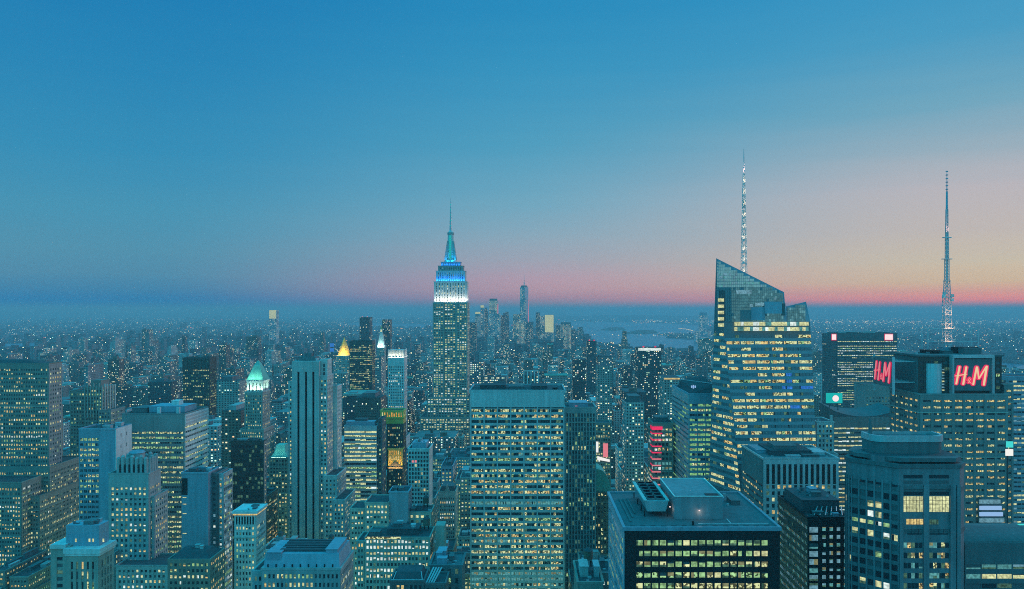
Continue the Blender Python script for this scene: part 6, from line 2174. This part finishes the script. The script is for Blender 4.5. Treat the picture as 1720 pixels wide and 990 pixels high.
for k in range(46):        # curved lit jetty and the shoreline lamps
    f_ = k / 45
    x, Y = gnd(1140 + 34 * f_, 553.5 + 8 * f_ ** 2.2)
    speck(x, Y, 8, 3.2, 'speck_warm')
for k in range(40):
    x, Y = gnd(rr_.uniform(940, 1195), rr_.choice((540, 541, 566)) + rr_.uniform(-.6, .6))
    speck(x, Y, 16, rr_.uniform(2.5, 5), 'speck_warm')
for k in range(60):
    x, Y = gnd(rr_.uniform(1100, 1195), rr_.uniform(561, 566))
    speck(x, Y, 12, rr_.uniform(1.5, 4), rr_.choice(('speck_warm', 'speck_white', 'speck_amber')))
o = m.build('far_city_lights')
o['kind'] = 'stuff'
o['label'] = 'scattered street and roof lights across the far city'
m = MB()
for x in AVENUES:
    for k in range(160):
        Y = 560 + k * 24 + rr_.uniform(-4, 4)
        px = scr(x, Y, 0)[0]
        if -20 < px < 1740:
            for q in (-11, 11):
                m.box(x + q - .35, x + q + .35, Y - .35, Y + .35, 9, 9.6, 'speck_warm')
                m.box(x + q - .08, x + q + .08, Y - .08, Y + .08, .03, 8.98, 'slate')
    for k in range(60):
        Y = 700 + rr_.random() * 2500
        px = scr(x, Y, 0)[0]
        if -20 < px < 1740:
            q = rr_.choice((-7, -3, 3, 7))
            m.box(x + q - .8, x + q + .8, Y, Y + .3, .5, 1.3, 'speck_white' if q < 0 else 'speck_red')
nl = 0
for k in range(0, 10):
    for x in range(-520, 520, 45):
        Y = 330 + k * 80 + (x * 7 % 23) - 10
        px = scr(x, Y, 0)[0]
        if -120 < px < 1840 and clear(x - 4, x + 4, Y - 4, Y + 4, 0) and nl < 90:
            nl += 1
            l = bpy.data.lights.new('street_lamp_light', 'POINT')
            l.energy, l.color, l.shadow_soft_size = 13000, (.30, 1, .50), 2.0
            ob = bpy.data.objects.new('street_lamp_light', l)
            ob.location = (x, Y, 10)
            COL.objects.link(ob)
            m.box(x - .1, x + .1, Y + 1.4, Y + 1.6, .03, 9.4, 'slate')
            m.box(x - .5, x + .5, Y + 1.2, Y + 1.8, 9.42, 9.8, 'speck_warm')
print('street lamps', nl)
o = m.build('street_lights')
o['kind'] = 'stuff'
o['label'] = 'rows of street lamps and traffic lights along the avenues'

# ------------------------------------------------------------------ finish: which windows show, then link everything
bx = np.array(SOLIDS, float)
lo, hi = bx[:, [0, 2, 4]] + .3, bx[:, [1, 3, 5]] - .3
eye = np.array((0, 0, H))
def visible(pts):
    out = np.ones(len(pts), bool)
    for i, p in enumerate(pts):
        d = p - eye
        with np.errstate(divide='ignore', invalid='ignore'):
            t0, t1 = (lo - eye) / d, (hi - eye) / d
        tn, tf = np.minimum(t0, t1).max(1), np.maximum(t0, t1).min(1)
        out[i] = not np.any((tn < tf) & (tn > 0) & (tn < .9985))
    return out
UNDER = dict(fan_stack='cooling_tower', dish='antenna_mast', coping='penthouse', roof_hatch='penthouse', sign_letter='sign_board', lantern='pyramid_roof', corner_lamp_rim='corner_lamp',
             mast_glazing='mast', disc='panel', arcade_opening='arcade', dark_arch='crown', roof_louvre='plant_storey', lit_panel='crown_screen', plant_box='crown_screen', screen_red='wall')
n_win = 0
for b in ALL:
    keepers, rest = [], []
    if b.wins:
        cen = np.array([np.mean(w_[0], 0) for w_ in b.wins])
        vz = visible(cen)
        for i, (w_, c_) in enumerate(zip(b.wins, cen)):
            q = [scr(*w_[0][k]) for k in (0, 1, 4, 5)]
            wpx = max(p[0] for p in q) - min(p[0] for p in q)
            hpx = max(p[1] for p in q) - min(p[1] for p in q)
            inside_ = -5 < q[0][0] < 1725 and q[2][1] < 992
            if not inside_ and q[2][1] > 1015:
                continue
            big = wpx * hpx
            (keepers if vz[i] and inside_ and big > (5 if getattr(b, 'force', False) else 8) else rest).append((big, w_))
        keepers.sort(key=lambda t_: -t_[0])
        rest += keepers[b.pieces:]
        keepers = keepers[:b.pieces]
    if rest:
        mb = MB()
        for _, w_ in rest:
            mb.hexa(w_[0], w_[1], (4,))
            for v, mt in (w_[2] if len(w_) > 2 else ()):
                mb.hexa(v, mt, (4,))
        b.parts.append(('window_field', mb, {'kind': 'stuff'}))
    for _, w_ in keepers:
        mb = MB()
        mb.hexa(w_[0], w_[1], (4,))
        for v, mt in (w_[2] if len(w_) > 2 else ()):
            mb.hexa(v, mt, (4,))
        b.parts.append(('window', mb, {}))
        n_win += 1
    first = {}
    for nm, mb, props in b.parts:
        if not mb.f:
            continue
        host = UNDER.get(nm)
        o = mb.build(nm, first.get(host, b.o) if host else b.o, b.c)
        first.setdefault(nm, o)
        for k, v in props.items():
            o[k] = v
print('objects', len(SC.objects), 'windows', n_win)
